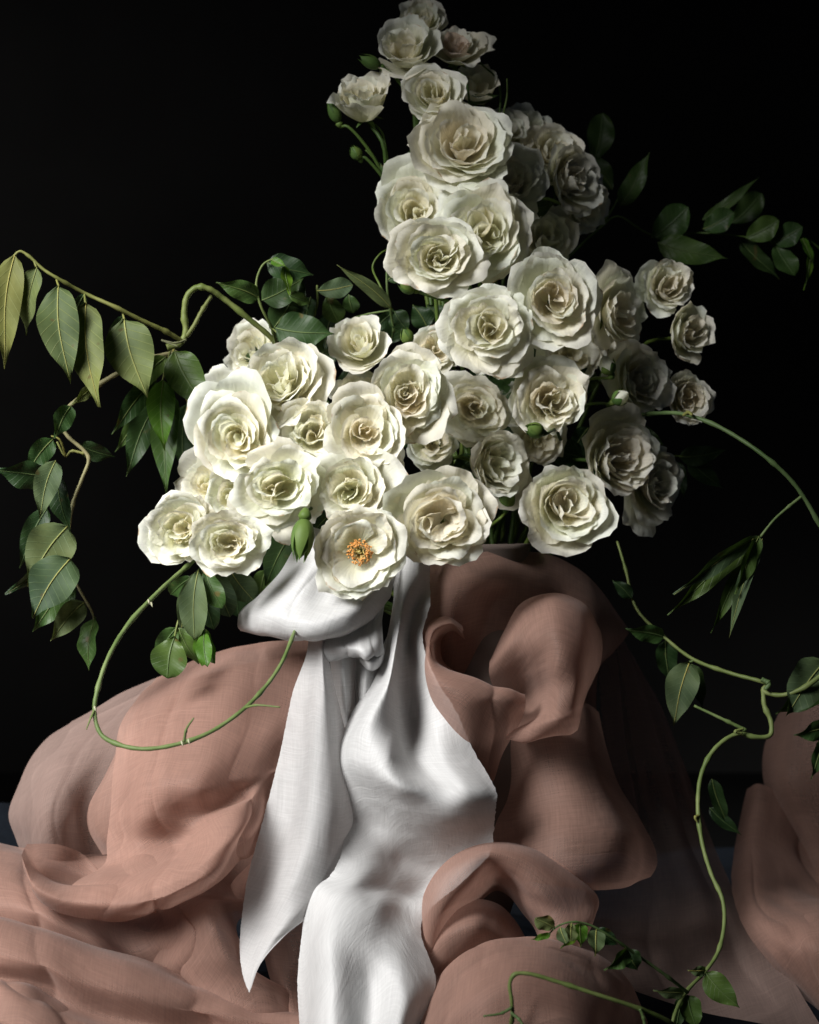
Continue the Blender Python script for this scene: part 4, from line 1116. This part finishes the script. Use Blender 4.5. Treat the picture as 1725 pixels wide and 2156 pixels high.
loft('inner_tail', [
    [(690, 1340, -6.5), (720, 1340, -7.5), (752, 1340, -6), (775, 1340, -7.4), (800, 1340, -6)],
    [(696, 1400, -6.5), (722, 1400, -7.8), (750, 1400, -5.6), (772, 1400, -7.5), (800, 1400, -6.4)],
    [(706, 1500, -6.8), (730, 1500, -7.6), (748, 1500, -5.8), (765, 1500, -7.4), (790, 1500, -6.4)],
    [(712, 1600, -7), (735, 1600, -7.6), (750, 1600, -6.2), (770, 1600, -7.4), (790, 1600, -6.6)],
], SILK, rb, ri, 50, 50, wr=.001, seed=4.0)
loft('bow_loop', [
    [(648, 1105, -5.5), (690, 1120, -8), (740, 1150, -9), (800, 1170, -8.5), (842, 1185, -7)],
    [(622, 1150, -6), (670, 1160, -9), (730, 1180, -9.8), (790, 1200, -9.4), (836, 1210, -7.4)],
    [(590, 1205, -6), (645, 1210, -10), (700, 1220, -9.6), (770, 1230, -10.2), (830, 1240, -8)],
    [(545, 1255, -5.8), (610, 1262, -10.8), (680, 1265, -10.6), (745, 1268, -11.4), (824, 1262, -8.6)],
    [(506, 1288, -5.6), (580, 1300, -11), (655, 1310, -12.2), (730, 1302, -12), (806, 1285, -9.0)],
    [(501, 1312, -5.6), (570, 1326, -10), (645, 1340, -11.8), (720, 1334, -11.6), (790, 1300, -9.2)],
    [(505, 1326, -5.2), (565, 1340, -7.8), (640, 1352, -9.2), (715, 1345, -9.4), (785, 1306, -8.4)],
    [(510, 1322, -4.6), (570, 1330, -5.6), (640, 1340, -6.6), (710, 1330, -7), (780, 1300, -7.6)],
    [(540, 1270, -4.4), (590, 1280, -5), (650, 1290, -5.6), (710, 1280, -6), (780, 1270, -7)],
], SILK, rb, ri, 110, 140, wr=.0026, wscale=30, seed=7.0, pleat=(.0016, 10, 1.1))
loft('knot_fold', [
    [(694, 1330, -7.5), (740, 1325, -9), (780, 1300, -9.2), (812, 1262, -8)],
    [(684, 1350, -8.6), (735, 1348, -10.2), (775, 1335, -10), (806, 1310, -9)],
    [(681, 1372, -9), (735, 1366, -10.8), (775, 1370, -11), (809, 1350, -9.4)],
    [(690, 1390, -8.8), (735, 1382, -10.2), (778, 1386, -10.8), (812, 1376, -9.2)],
    [(700, 1394, -7.6), (740, 1384, -8), (778, 1384, -8.6), (806, 1384, -8)],
], SILK, rb, ri, 60, 60, wr=.0014, wscale=50, seed=9.0, pleat=(.0022, 14, .6))
loft('knot', [
    [(752, 1372, -7.6), (775, 1370, -9), (800, 1365, -8.6), (815, 1340, -7)],
    [(758, 1392, -8.2), (780, 1392, -10.4), (802, 1384, -10), (812, 1370, -8)],
    [(768, 1406, -8), (784, 1409, -9.8), (798, 1402, -9.6), (808, 1390, -8)],
    [(776, 1412, -7), (786, 1413, -7.4), (796, 1408, -7.4), (802, 1400, -7)],
], SILK, rb, ri, 30, 30, wr=.0006, wscale=60, seed=11.0)

# dusty pink organza, left pile
og, oi_ = at_thing('organza_cloth', P(350, 1900, -.10), 'dusty pink organza heaped in soft rolls left of the white ribbon', 'cloth')
layered('back_fold', [
    [(150, 1519, 9), (240, 1468, 8), (340, 1425, 8), (430, 1385, 8), (560, 1365, 8)],
    [(95, 1560, 8), (160, 1550, 4), (240, 1520, 4), (340, 1470, 5), (560, 1420, 6)],
    [(48, 1640, 7), (130, 1620, 0), (220, 1600, 1), (320, 1560, 2), (500, 1500, 4)],
    [(17, 1715, 6), (110, 1700, -2), (180, 1700, 0), (260, 1690, 0), (500, 1650, 3)],
    [(34, 1770, 6), (110, 1770, -1), (180, 1780, 1), (260, 1770, 1), (500, 1750, 3)],
    [(60, 1830, 6), (120, 1840, 2), (180, 1850, 3), (260, 1850, 3), (500, 1850, 4)],
], ORG_SHEER, og, oi_, 90, 90, wr=.004, wscale=16, seed=1.0, pleat=(.003, 13, .4))
loft('side_fold', [
    [(290, 1490, 1), (300, 1480, 0), (330, 1470, 0), (380, 1460, 0)],
    [(215, 1640, 0), (240, 1620, -3), (280, 1610, -3), (340, 1600, -1)],
    [(186, 1700, 0), (210, 1700, -4), (250, 1690, -5), (330, 1690, -2)],
    [(188, 1750, 0), (215, 1760, -4), (250, 1770, -5), (330, 1770, -2)],
    [(215, 1800, 0), (240, 1800, -3), (270, 1810, -4), (330, 1830, -2)],
], ORG, og, oi_, 50, 60, wr=.002, wscale=22, seed=13.0)
layered('crown_fold', [
    [(330, 1428, 7), (400, 1392, 5), (480, 1366, 3), (560, 1352, 2), (680, 1345, 0)],
    [(285, 1475, 1), (370, 1440, -1), (470, 1410, -3), (560, 1400, -3), (680, 1400, -4)],
    [(252, 1530, -3), (350, 1510, -6), (460, 1500, -7), (560, 1500, -6), (680, 1490, -5)],
    [(243, 1590, -5), (340, 1590, -9.5), (440, 1590, -10.2), (540, 1570, -8), (660, 1550, -5)],
    [(237, 1650, -6), (325, 1660, -11), (410, 1660, -11.5), (500, 1640, -9.6), (640, 1590, -5.5)],
    [(234, 1710, -6.4), (310, 1720, -10.4), (390, 1725, -10), (470, 1700, -9.4), (540, 1650, -8.5), (630, 1600, -6)],
    [(228, 1770, -6.6), (290, 1775, -9.4), (370, 1770, -9.2), (440, 1735, -11.6), (510, 1690, -11), (560, 1660, -8), (620, 1630, -5.5)],
    [(222, 1820, -8), (290, 1815, -11), (370, 1800, -12.4), (450, 1770, -14.0), (520, 1725, -12), (560, 1700, -8.4), (610, 1670, -6)],
    [(150, 1866, -12.6), (232, 1863, -14.4), (290, 1858, -15.3), (370, 1845, -16.4), (440, 1815, -16), (510, 1770, -12.6), (545, 1745, -9), (600, 1710, -6.5)],
    [(150, 1898, -14.0), (232, 1906, -16.0), (290, 1902, -16.9), (360, 1885, -17.4), (430, 1852, -16.6), (500, 1800, -12.6), (535, 1775, -9), (590, 1735, -6.5)],
    [(150, 1926, -12.0), (232, 1938, -13.5), (290, 1934, -14.4), (360, 1915, -15), (425, 1880, -14.4), (495, 1825, -11.4), (530, 1800, -9), (580, 1755, -6.5)],
    [(215, 1930, -8), (290, 1926, -9), (360, 1905, -9), (425, 1870, -9), (495, 1815, -8.4), (570, 1770, -7.4)],
], ORG, og, oi_, 150, 190, wr=.003, wscale=18, seed=3.0, pleat=(.0040, 15, .9))
loft('curled_flap', [
    [(58, 1777, -12), (92, 1776, -9.5), (130, 1780, -7.4), (170, 1796, -6), (200, 1822, -6), (220, 1850, -7)],
    [(56, 1780, -12.2), (100, 1808, -7.6), (140, 1828, -6), (172, 1842, -6), (200, 1850, -7), (226, 1850, -9)],
    [(53, 1785, -12.6), (90, 1838, -9), (135, 1858, -8.4), (170, 1862, -9), (200, 1860, -10.4), (235, 1848, -12)],
    [(50, 1792, -13), (76, 1835, -13.4), (118, 1862, -13.6), (160, 1868, -14), (200, 1866, -14.4), (250, 1862, -14.4), (330, 1860, -13)],
    [(46, 1804, -14), (69, 1862, -15), (110, 1888, -15.6), (155, 1900, -15.8), (200, 1904, -16), (250, 1905, -15.9), (330, 1897, -14)],
    [(48, 1828, -13), (72, 1884, -13.4), (108, 1914, -13.4), (155, 1930, -13.4), (200, 1936, -13.4), (250, 1937, -13.4), (330, 1920, -12)],
    [(58, 1830, -9), (80, 1878, -8.6), (115, 1906, -8.4), (160, 1920, -8.2), (205, 1926, -8.2), (250, 1928, -8.2), (330, 1915, -8.2)],
], ORG, og, oi_, 90, 90, wr=.0016, wscale=22, seed=5.0)
layered('lower_fold', [
    [(-110, 1745, 6), (0, 1775, 5), (60, 1790, 4), (130, 1800, 3), (240, 1800, 2), (360, 1780, 2), (480, 1760, 2), (640, 1740, 2)],
    [(-110, 1762, 2), (0, 1793, -1), (60, 1815, -3), (130, 1850, -5), (240, 1880, -6), (360, 1860, -6), (440, 1840, -6), (520, 1880, -4), (640, 1880, -3)],
    [(-110, 1830, -4), (0, 1850, -8), (80, 1880, -10), (180, 1940, -10), (280, 1960, -9), (380, 1920, -10), (440, 1900, -12), (505, 1940, -9)],
    [(-110, 1900, -8), (0, 1905, -11), (90, 1930, -12.4), (190, 1975, -12), (280, 2010, -10), (380, 1970, -12), (450, 1950, -14), (520, 2000, -10)],
    [(-110, 1960, -8), (0, 1970, -10), (100, 1990, -11), (210, 2030, -11), (300, 2055, -9), (390, 2030, -12), (470, 2010, -14), (560, 2060, -10)],
    [(-110, 2050, -7), (0, 2050, -9), (110, 2060, -10), (230, 2090, -10), (320, 2110, -9), (420, 2090, -12), (520, 2080, -13), (660, 2110, -10)],
    [(-110, 2200, -7), (0, 2200, -9), (110, 2200, -10), (230, 2200, -10), (320, 2200, -9), (420, 2200, -12), (520, 2190, -13), (680, 2190, -10)],
], ORG, og, oi_, 150, 110, wr=.004, wscale=16, seed=6.0, pleat=(.0055, 17, .4))
layered('front_fold', [
    [(-110, 1905, -9), (0, 1928, -10), (100, 1952, -10.6), (200, 1990, -11), (310, 2025, -11), (420, 2070, -11), (520, 2110, -11), (680, 2140, -10)],
    [(-110, 1930, -14), (0, 1950, -15.4), (90, 1976, -16), (190, 2015, -16), (300, 2055, -15.4), (410, 2095, -14.4), (510, 2125, -13), (680, 2150, -12)],
    [(-110, 2000, -17), (0, 2010, -18.4), (90, 2035, -18.6), (180, 2070, -18), (290, 2100, -17), (400, 2130, -15.6), (510, 2145, -14), (680, 2165, -13)],
    [(-110, 2060, -16.4), (0, 2062, -17.4), (90, 2085, -17), (170, 2125, -17), (280, 2150, -16), (390, 2165, -15), (510, 2175, -14), (680, 2180, -13)],
    [(-110, 2080, -19), (0, 2085, -20), (80, 2110, -20), (160, 2150, -19.4), (270, 2180, -18), (380, 2190, -16), (510, 2200, -15), (680, 2200, -14)],
    [(-110, 2140, -21), (0, 2150, -22), (80, 2180, -22), (160, 2210, -21), (270, 2230, -20), (380, 2240, -18), (510, 2240, -17), (680, 2240, -16)],
], ORG, og, oi_, 150, 120, wr=.0035, wscale=17, seed=8.0, pleat=(.0045, 15, 1.4))
loft('inner_fold', [
    [(560, 1790, -5), (590, 1780, -6.4), (620, 1760, -7), (660, 1740, -6)],
    [(480, 1880, -5), (520, 1890, -7), (570, 1880, -8), (660, 1870, -7)],
    [(540, 1970, -7), (580, 1990, -9), (620, 1990, -10), (680, 1980, -9)],
    [(570, 2060, -8), (600, 2070, -11), (630, 2080, -11), (680, 2080, -10)],
    [(600, 2150, -9), (620, 2160, -12), (640, 2170, -12), (690, 2180, -11)],
], ORG, og, oi_, 50, 60, wr=.002, wscale=24, seed=9.5)

# organza, right pile
og2, oj = at_thing('organza_cloth', P(1150, 1800, -.06), 'dusty pink organza swirled and puffed up right of the white ribbon', 'cloth')
layered('back_fold', [
    [(880, 1190, 2), (940, 1185, -3), (1010, 1165, -3), (1090, 1160, 0), (1170, 1172, 3), (1250, 1225, 6), (1322, 1318, 9)],
    [(880, 1240, 0), (950, 1235, -5.5), (1020, 1215, -5), (1100, 1215, -1.5), (1180, 1230, 2), (1250, 1280, 4), (1325, 1334, 9)],
    [(880, 1320, -1), (950, 1300, -6), (1020, 1280, -4), (1100, 1300, -2), (1180, 1320, 2), (1245, 1360, 3), (1296, 1372, 8)],
    [(880, 1440, 0), (950, 1420, -4), (1020, 1420, -2), (1100, 1420, 0), (1180, 1430, 3), (1240, 1440, 5), (1262, 1420, 8)],
    [(880, 1600, 0), (950, 1600, 0), (1020, 1600, 1), (1100, 1600, 2), (1180, 1600, 4), (1240, 1600, 5), (1262, 1600, 8)],
], ORG, og2, oj, 90, 90, wr=.003, wscale=16, seed=21.0)
loft('upper_puff', [
    [(1035, 1385, -3.4), (1062, 1330, -3.6), (1100, 1270, -3.4), (1165, 1248, -4), (1232, 1272, -3.2), (1266, 1330, -2.6)],
    [(1030, 1400, -5.4), (1075, 1348, -7.6), (1115, 1295, -7.4), (1168, 1270, -7.4), (1222, 1294, -6.8), (1268, 1362, -3.8)],
    [(1030, 1420, -5.4), (1085, 1385, -7.4), (1125, 1350, -9.2), (1172, 1330, -10), (1220, 1350, -9.2), (1264, 1400, -5.2)],
    [(1040, 1448, -4.4), (1090, 1430, -5.2), (1132, 1410, -8), (1176, 1398, -10.6), (1214, 1410, -10), (1250, 1432, -6.6)],
    [(1062, 1478, -3.4), (1100, 1470, -3), (1140, 1458, -6.4), (1176, 1448, -10), (1208, 1452, -10.2), (1236, 1462, -7.4)],
    [(1072, 1512, -4), (1106, 1506, -4.4), (1144, 1494, -8), (1176, 1488, -10.4), (1204, 1490, -10.2), (1226, 1494, -8)],
    [(1068, 1540, -7.4), (1106, 1536, -9), (1144, 1524, -10.6), (1176, 1518, -11), (1202, 1518, -10.2), (1222, 1516, -8.4)],
    [(1066, 1556, -8.4), (1104, 1562, -9), (1144, 1551, -9.8), (1176, 1545, -9.8), (1200, 1544, -9.4), (1217, 1536, -8)],
    [(1066, 1540, -6), (1104, 1546, -5), (1144, 1538, -5), (1176, 1532, -5), (1200, 1530, -5), (1217, 1526, -5)],
], ORG, og2, oj, 110, 120, wr=.0016, wscale=22, seed=23.0)
loft('swirl_fold', [
    [(985, 1352, -3.4), (962, 1352, -3.4), (940, 1362, -3.4), (935, 1385, -3.4), (955, 1412, -3.4), (1010, 1436, -3.4), (1060, 1462, -4), (1098, 1490, -5)],
    [(978, 1340, -5.6), (955, 1330, -5.4), (930, 1345, -5.2), (925, 1385, -5.4), (950, 1414, -6), (1010, 1440, -6.4), (1060, 1462, -6.4), (1104, 1480, -6)],
    [(975, 1328, -7.6), (948, 1314, -8.4), (917, 1332, -8.8), (912, 1382, -9), (940, 1410, -9.6), (1005, 1432, -10), (1060, 1448, -9.6), (1106, 1462, -8)],
    [(972, 1318, -6.8), (942, 1304, -7.8), (905, 1322, -8.6), (898, 1372, -9), (920, 1425, -10.8), (985, 1460, -11.6), (1050, 1472, -10.8), (1108, 1482, -8.6)],
    [(965, 1312, -4.6), (935, 1300, -5.8), (897, 1322, -7), (891, 1375, -7.8), (910, 1450, -10.2), (975, 1500, -11.4), (1045, 1510, -10.4), (1100, 1515, -8)],
    [(958, 1312, -2.8), (925, 1302, -3.6), (892, 1330, -5), (888, 1390, -6), (920, 1510, -8.6), (985, 1560, -10), (1040, 1560, -9), (1080, 1550, -7.2)],
    [(950, 1316, -1), (918, 1310, -2), (890, 1345, -3), (888, 1410, -4), (945, 1580, -7), (995, 1620, -8), (1035, 1612, -7.6), (1058, 1590, -6.4)],
    [(950, 1340, -1), (918, 1340, -1), (890, 1380, -2), (888, 1450, -3), (970, 1640, -5.4), (1005, 1670, -6), (1030, 1656, -6), (1042, 1640, -5.4)],
], ORG, og2, oj, 130, 120, wr=.0014, wscale=22, seed=25.0, pleat=(.0018, 13, 2.0))
loft('shaded_puff', [
    [(1060, 1500, -2), (1110, 1510, -2.4), (1170, 1510, -2.4), (1230, 1480, -1), (1262, 1500, 1.5)],
    [(1066, 1560, -3), (1120, 1560, -4.6), (1185, 1560, -5), (1240, 1560, -3.4), (1278, 1575, 1.2)],
    [(1076, 1620, -3.4), (1130, 1620, -5.8), (1195, 1625, -6.4), (1260, 1630, -4.8), (1305, 1650, .8)],
    [(1068, 1680, -4), (1130, 1690, -7), (1205, 1700, -8), (1285, 1695, -6), (1345, 1712, .4)],
    [(1042, 1735, -4.6), (1115, 1755, -8.6), (1210, 1770, -10), (1305, 1765, -8), (1380, 1775, -.4)],
    [(1034, 1785, -5), (1115, 1810, -9), (1210, 1832, -10.4), (1305, 1825, -8.4), (1388, 1815, -1)],
    [(1055, 1840, -4.4), (1130, 1850, -6.8), (1215, 1868, -7.8), (1305, 1872, -6.4), (1375, 1848, -1)],
    [(1055, 1850, -1), (1130, 1850, -2), (1215, 1860, -2), (1305, 1862, -2), (1365, 1846, 0)],
], ORG, og2, oj, 110, 110, wr=.005, wscale=15, seed=27.0)
loft('outer_fold', [
    [(1262, 1330, 10), (1300, 1335, 11), (1340, 1385, 14)],
    [(1262, 1420, 11), (1325, 1430, 13), (1392, 1480, 17)],
    [(1270, 1540, 11), (1355, 1560, 14), (1440, 1600, 18)],
    [(1280, 1700, 11), (1395, 1700, 14), (1490, 1740, 18)],
    [(1250, 1850, 8), (1430, 1850, 9), (1560, 1890, 12)],
    [(1215, 1920, 3), (1450, 1950, 4), (1620, 1980, 4)],
    [(1200, 1990, -2), (1450, 2040, -2), (1680, 2075, -2)],
    [(1270, 2060, -5), (1450, 2120, -6), (1740, 2180, -7)],
], ORG_SHEER, og2, oj, 90, 90, wr=.005, wscale=12, seed=29.0, pleat=(.004, 14, .9))
loft('arched_fold', [
    [(935, 2090, -7), (900, 1990, -7), (888, 1900, -7.4), (940, 1822, -7), (1030, 1790, -6), (1110, 1800, -6), (1190, 1842, -6), (1246, 1895, -6.4), (1240, 1945, -8), (1215, 1995, -9)],
    [(930, 2090, -10), (890, 1990, -10.6), (894, 1880, -11), (945, 1808, -10.4), (1030, 1773, -9), (1112, 1783, -9), (1192, 1826, -9), (1259, 1888, -9), (1250, 1940, -11), (1222, 1998, -11)],
    [(935, 2085, -12.4), (898, 1990, -13.6), (918, 1890, -14.8), (970, 1828, -14.8), (1032, 1794, -13.6), (1100, 1806, -13.4), (1170, 1852, -13), (1236, 1900, -12), (1240, 1950, -13), (1212, 2005, -12)],
    [(942, 2075, -12.6), (912, 1990, -13.8), (940, 1904, -15), (990, 1852, -14.8), (1036, 1818, -13.4), (1086, 1834, -13.4), (1140, 1880, -13.8), (1190, 1920, -13.4), (1204, 1965, -14), (1190, 2010, -12.6)],
    [(950, 2065, -10), (930, 1990, -11.6), (962, 1925, -11.6), (1006, 1880, -11), (1044, 1850, -10), (1074, 1862, -10.4), (1112, 1905, -12), (1150, 1945, -13), (1165, 1990, -13.4)],
    [(960, 2055, -8), (942, 1995, -8), (970, 1940, -7), (1010, 1900, -6), (1045, 1875, -5.6), (1070, 1885, -6), (1104, 1925, -8), (1130, 1965, -10), (1140, 2010, -11)],
], ORG, og2, oj, 120, 80, wr=.0014, wscale=24, seed=31.0)
loft('nested_fold', [
    [(896, 1950, -8), (940, 1908, -9), (1000, 1893, -9), (1050, 1905, -8), (1085, 1940, -8), (1112, 1985, -9)],
    [(890, 1968, -11), (942, 1930, -12.4), (1000, 1916, -12.6), (1042, 1925, -11.6), (1074, 1958, -11), (1100, 1998, -11)],
    [(898, 2010, -13.4), (945, 1970, -14.4), (998, 1950, -14.6), (1036, 1958, -13.6), (1070, 1980, -12.6), (1100, 2010, -12)],
    [(915, 2060, -13.4), (950, 2020, -13.8), (998, 1992, -13.8), (1036, 1986, -13), (1072, 1998, -12), (1110, 2020, -11)],
    [(922, 2100, -11), (950, 2060, -11), (998, 2020, -11), (1036, 2010, -10), (1072, 2016, -10), (1110, 2030, -9)],
], ORG, og2, oj, 90, 60, wr=.0016, wscale=24, seed=33.0)
layered('bottom_lobe', [
    [(915, 2110, -10), (945, 2045, -10), (1000, 2000, -10), (1085, 1985, -9.6), (1180, 1992, -9), (1260, 2022, -8), (1318, 2072, -7), (1352, 2150, -7)],
    [(895, 2120, -14.4), (935, 2045, -15), (1000, 1995, -15), (1088, 1974, -14.4), (1184, 1984, -13.8), (1265, 2015, -12.4), (1326, 2070, -11), (1362, 2155, -10.4)],
    [(885, 2160, -18), (935, 2090, -19), (1005, 2036, -19.4), (1092, 2014, -19), (1184, 2026, -18), (1254, 2058, -16.6), (1308, 2105, -15), (1344, 2175, -13.4)],
    [(880, 2200, -20), (945, 2140, -21.6), (1015, 2090, -22), (1096, 2070, -22), (1180, 2080, -21), (1240, 2108, -20), (1286, 2145, -18), (1325, 2200, -16)],
    [(880, 2260, -20), (950, 2220, -22), (1020, 2180, -23), (1100, 2160, -23), (1180, 2160, -23), (1240, 2180, -22), (1280, 2210, -20), (1310, 2260, -17)],
], ORG, og2, oj, 120, 100, wr=.0022, wscale=22, seed=35.0, pleat=(.0012, 15, 2.3))

# organza at the right edge
og3, ok = at_thing('organza_cloth', P(1690, 1900, 8.2), 'dim pink organza heaped against the right edge behind the snaking vine', 'cloth')
loft('upper_fold', [
    [(1640, 1500, 20.0), (1680, 1480, 17.0), (1740, 1470, 16.0), (1830, 1470, 16.0)],
    [(1610, 1570, 20.0), (1660, 1560, 16.0), (1740, 1560, 15.0), (1830, 1560, 15.0)],
    [(1610, 1650, 20.0), (1660, 1650, 14.4), (1740, 1650, 14.0), (1830, 1650, 14.0)],
    [(1640, 1725, 20.0), (1690, 1725, 15.0), (1750, 1730, 14.0), (1830, 1740, 14.0)],
    [(1690, 1790, 17.8), (1720, 1790, 14.8), (1770, 1800, 13.5), (1830, 1800, 13.5)],
    [(1722, 1860, 15.0), (1745, 1860, 12.0), (1780, 1860, 11.0), (1830, 1860, 11.0)],
], ORG, og3, ok, 60, 70, wr=.002, wscale=18, seed=41.0)
layered('lower_fold', [
    [(1572, 1660, 20.0), (1600, 1650, 18.0), (1640, 1670, 18.0), (1700, 1760, 18.7)],
    [(1552, 1760, 18.7), (1585, 1760, 14.7), (1640, 1770, 15.4), (1720, 1830, 15.6)],
    [(1542, 1840, 15.3), (1585, 1840, 10.3), (1645, 1840, 11.9), (1700, 1870, 11.1), (1800, 1880, 10.1)],
    [(1550, 1910, 8.2), (1600, 1915, 2.8), (1655, 1905, 4.6), (1700, 1905, 4.6), (1800, 1880, 7.1)],
    [(1580, 1970, 2.0), (1630, 1960, -2.3), (1690, 1942, -1.9), (1740, 1930, -0.7), (1810, 1920, 0.2)],
    [(1625, 2030, 0.0), (1670, 2015, -5.0), (1720, 1990, -6.7), (1760, 1980, -5.7), (1820, 1970, -5.0)],
    [(1680, 2090, 0.0), (1710, 2075, -5.0), (1750, 2050, -7.0), (1790, 2040, -7.0), (1830, 2030, -7.0)],
    [(1730, 2150, 0.0), (1750, 2140, -4.0), (1780, 2120, -6.0), (1810, 2110, -6.0), (1840, 2100, -6.0)],
], ORG, og3, ok, 90, 100, wr=.003, wscale=20, seed=43.0, pleat=(.0025, 12, 1.0))

# dark linen under everything: rumpled, with a raised lump at the left
def linen_fn(u, v):
    x = -0.75 + 1.5 * u; y = -0.32 + 0.95 * v
    h = 0.014 + 0.020 * (1 - abs(noise.noise(Vector((x * 6, y * 9, 0.3)))) * 4) * 0.6 + 0.006 * noise.noise(Vector((x * 19, y * 19, 1.3)))
    h += 0.105 * math.exp(-((x + 0.36) / 0.09) ** 2 - ((y - 0.28) / 0.10) ** 2)
    h += 0.03 * math.exp(-((x - 0.30) / 0.2) ** 2 - ((y - 0.05) / 0.2) ** 2) * (0.6 + noise.noise(Vector((x * 9, y * 9, 5))))
    return (x, y, max(0.004, h))


nx, ny = 130, 90
vs = np.array([linen_fn(i / (nx - 1), j / (ny - 1)) for j in range(ny) for i in range(nx)])
uv = np.array([[1.5 * i / (nx - 1), 0.95 * j / (ny - 1)] for j in range(ny) for i in range(nx)])
tag(mesh_obj('linen_cloth', vs, grid_faces(nx, ny), LINEN, None, uv), 'rumpled dark navy linen cloth under the pink organza', 'tablecloth')
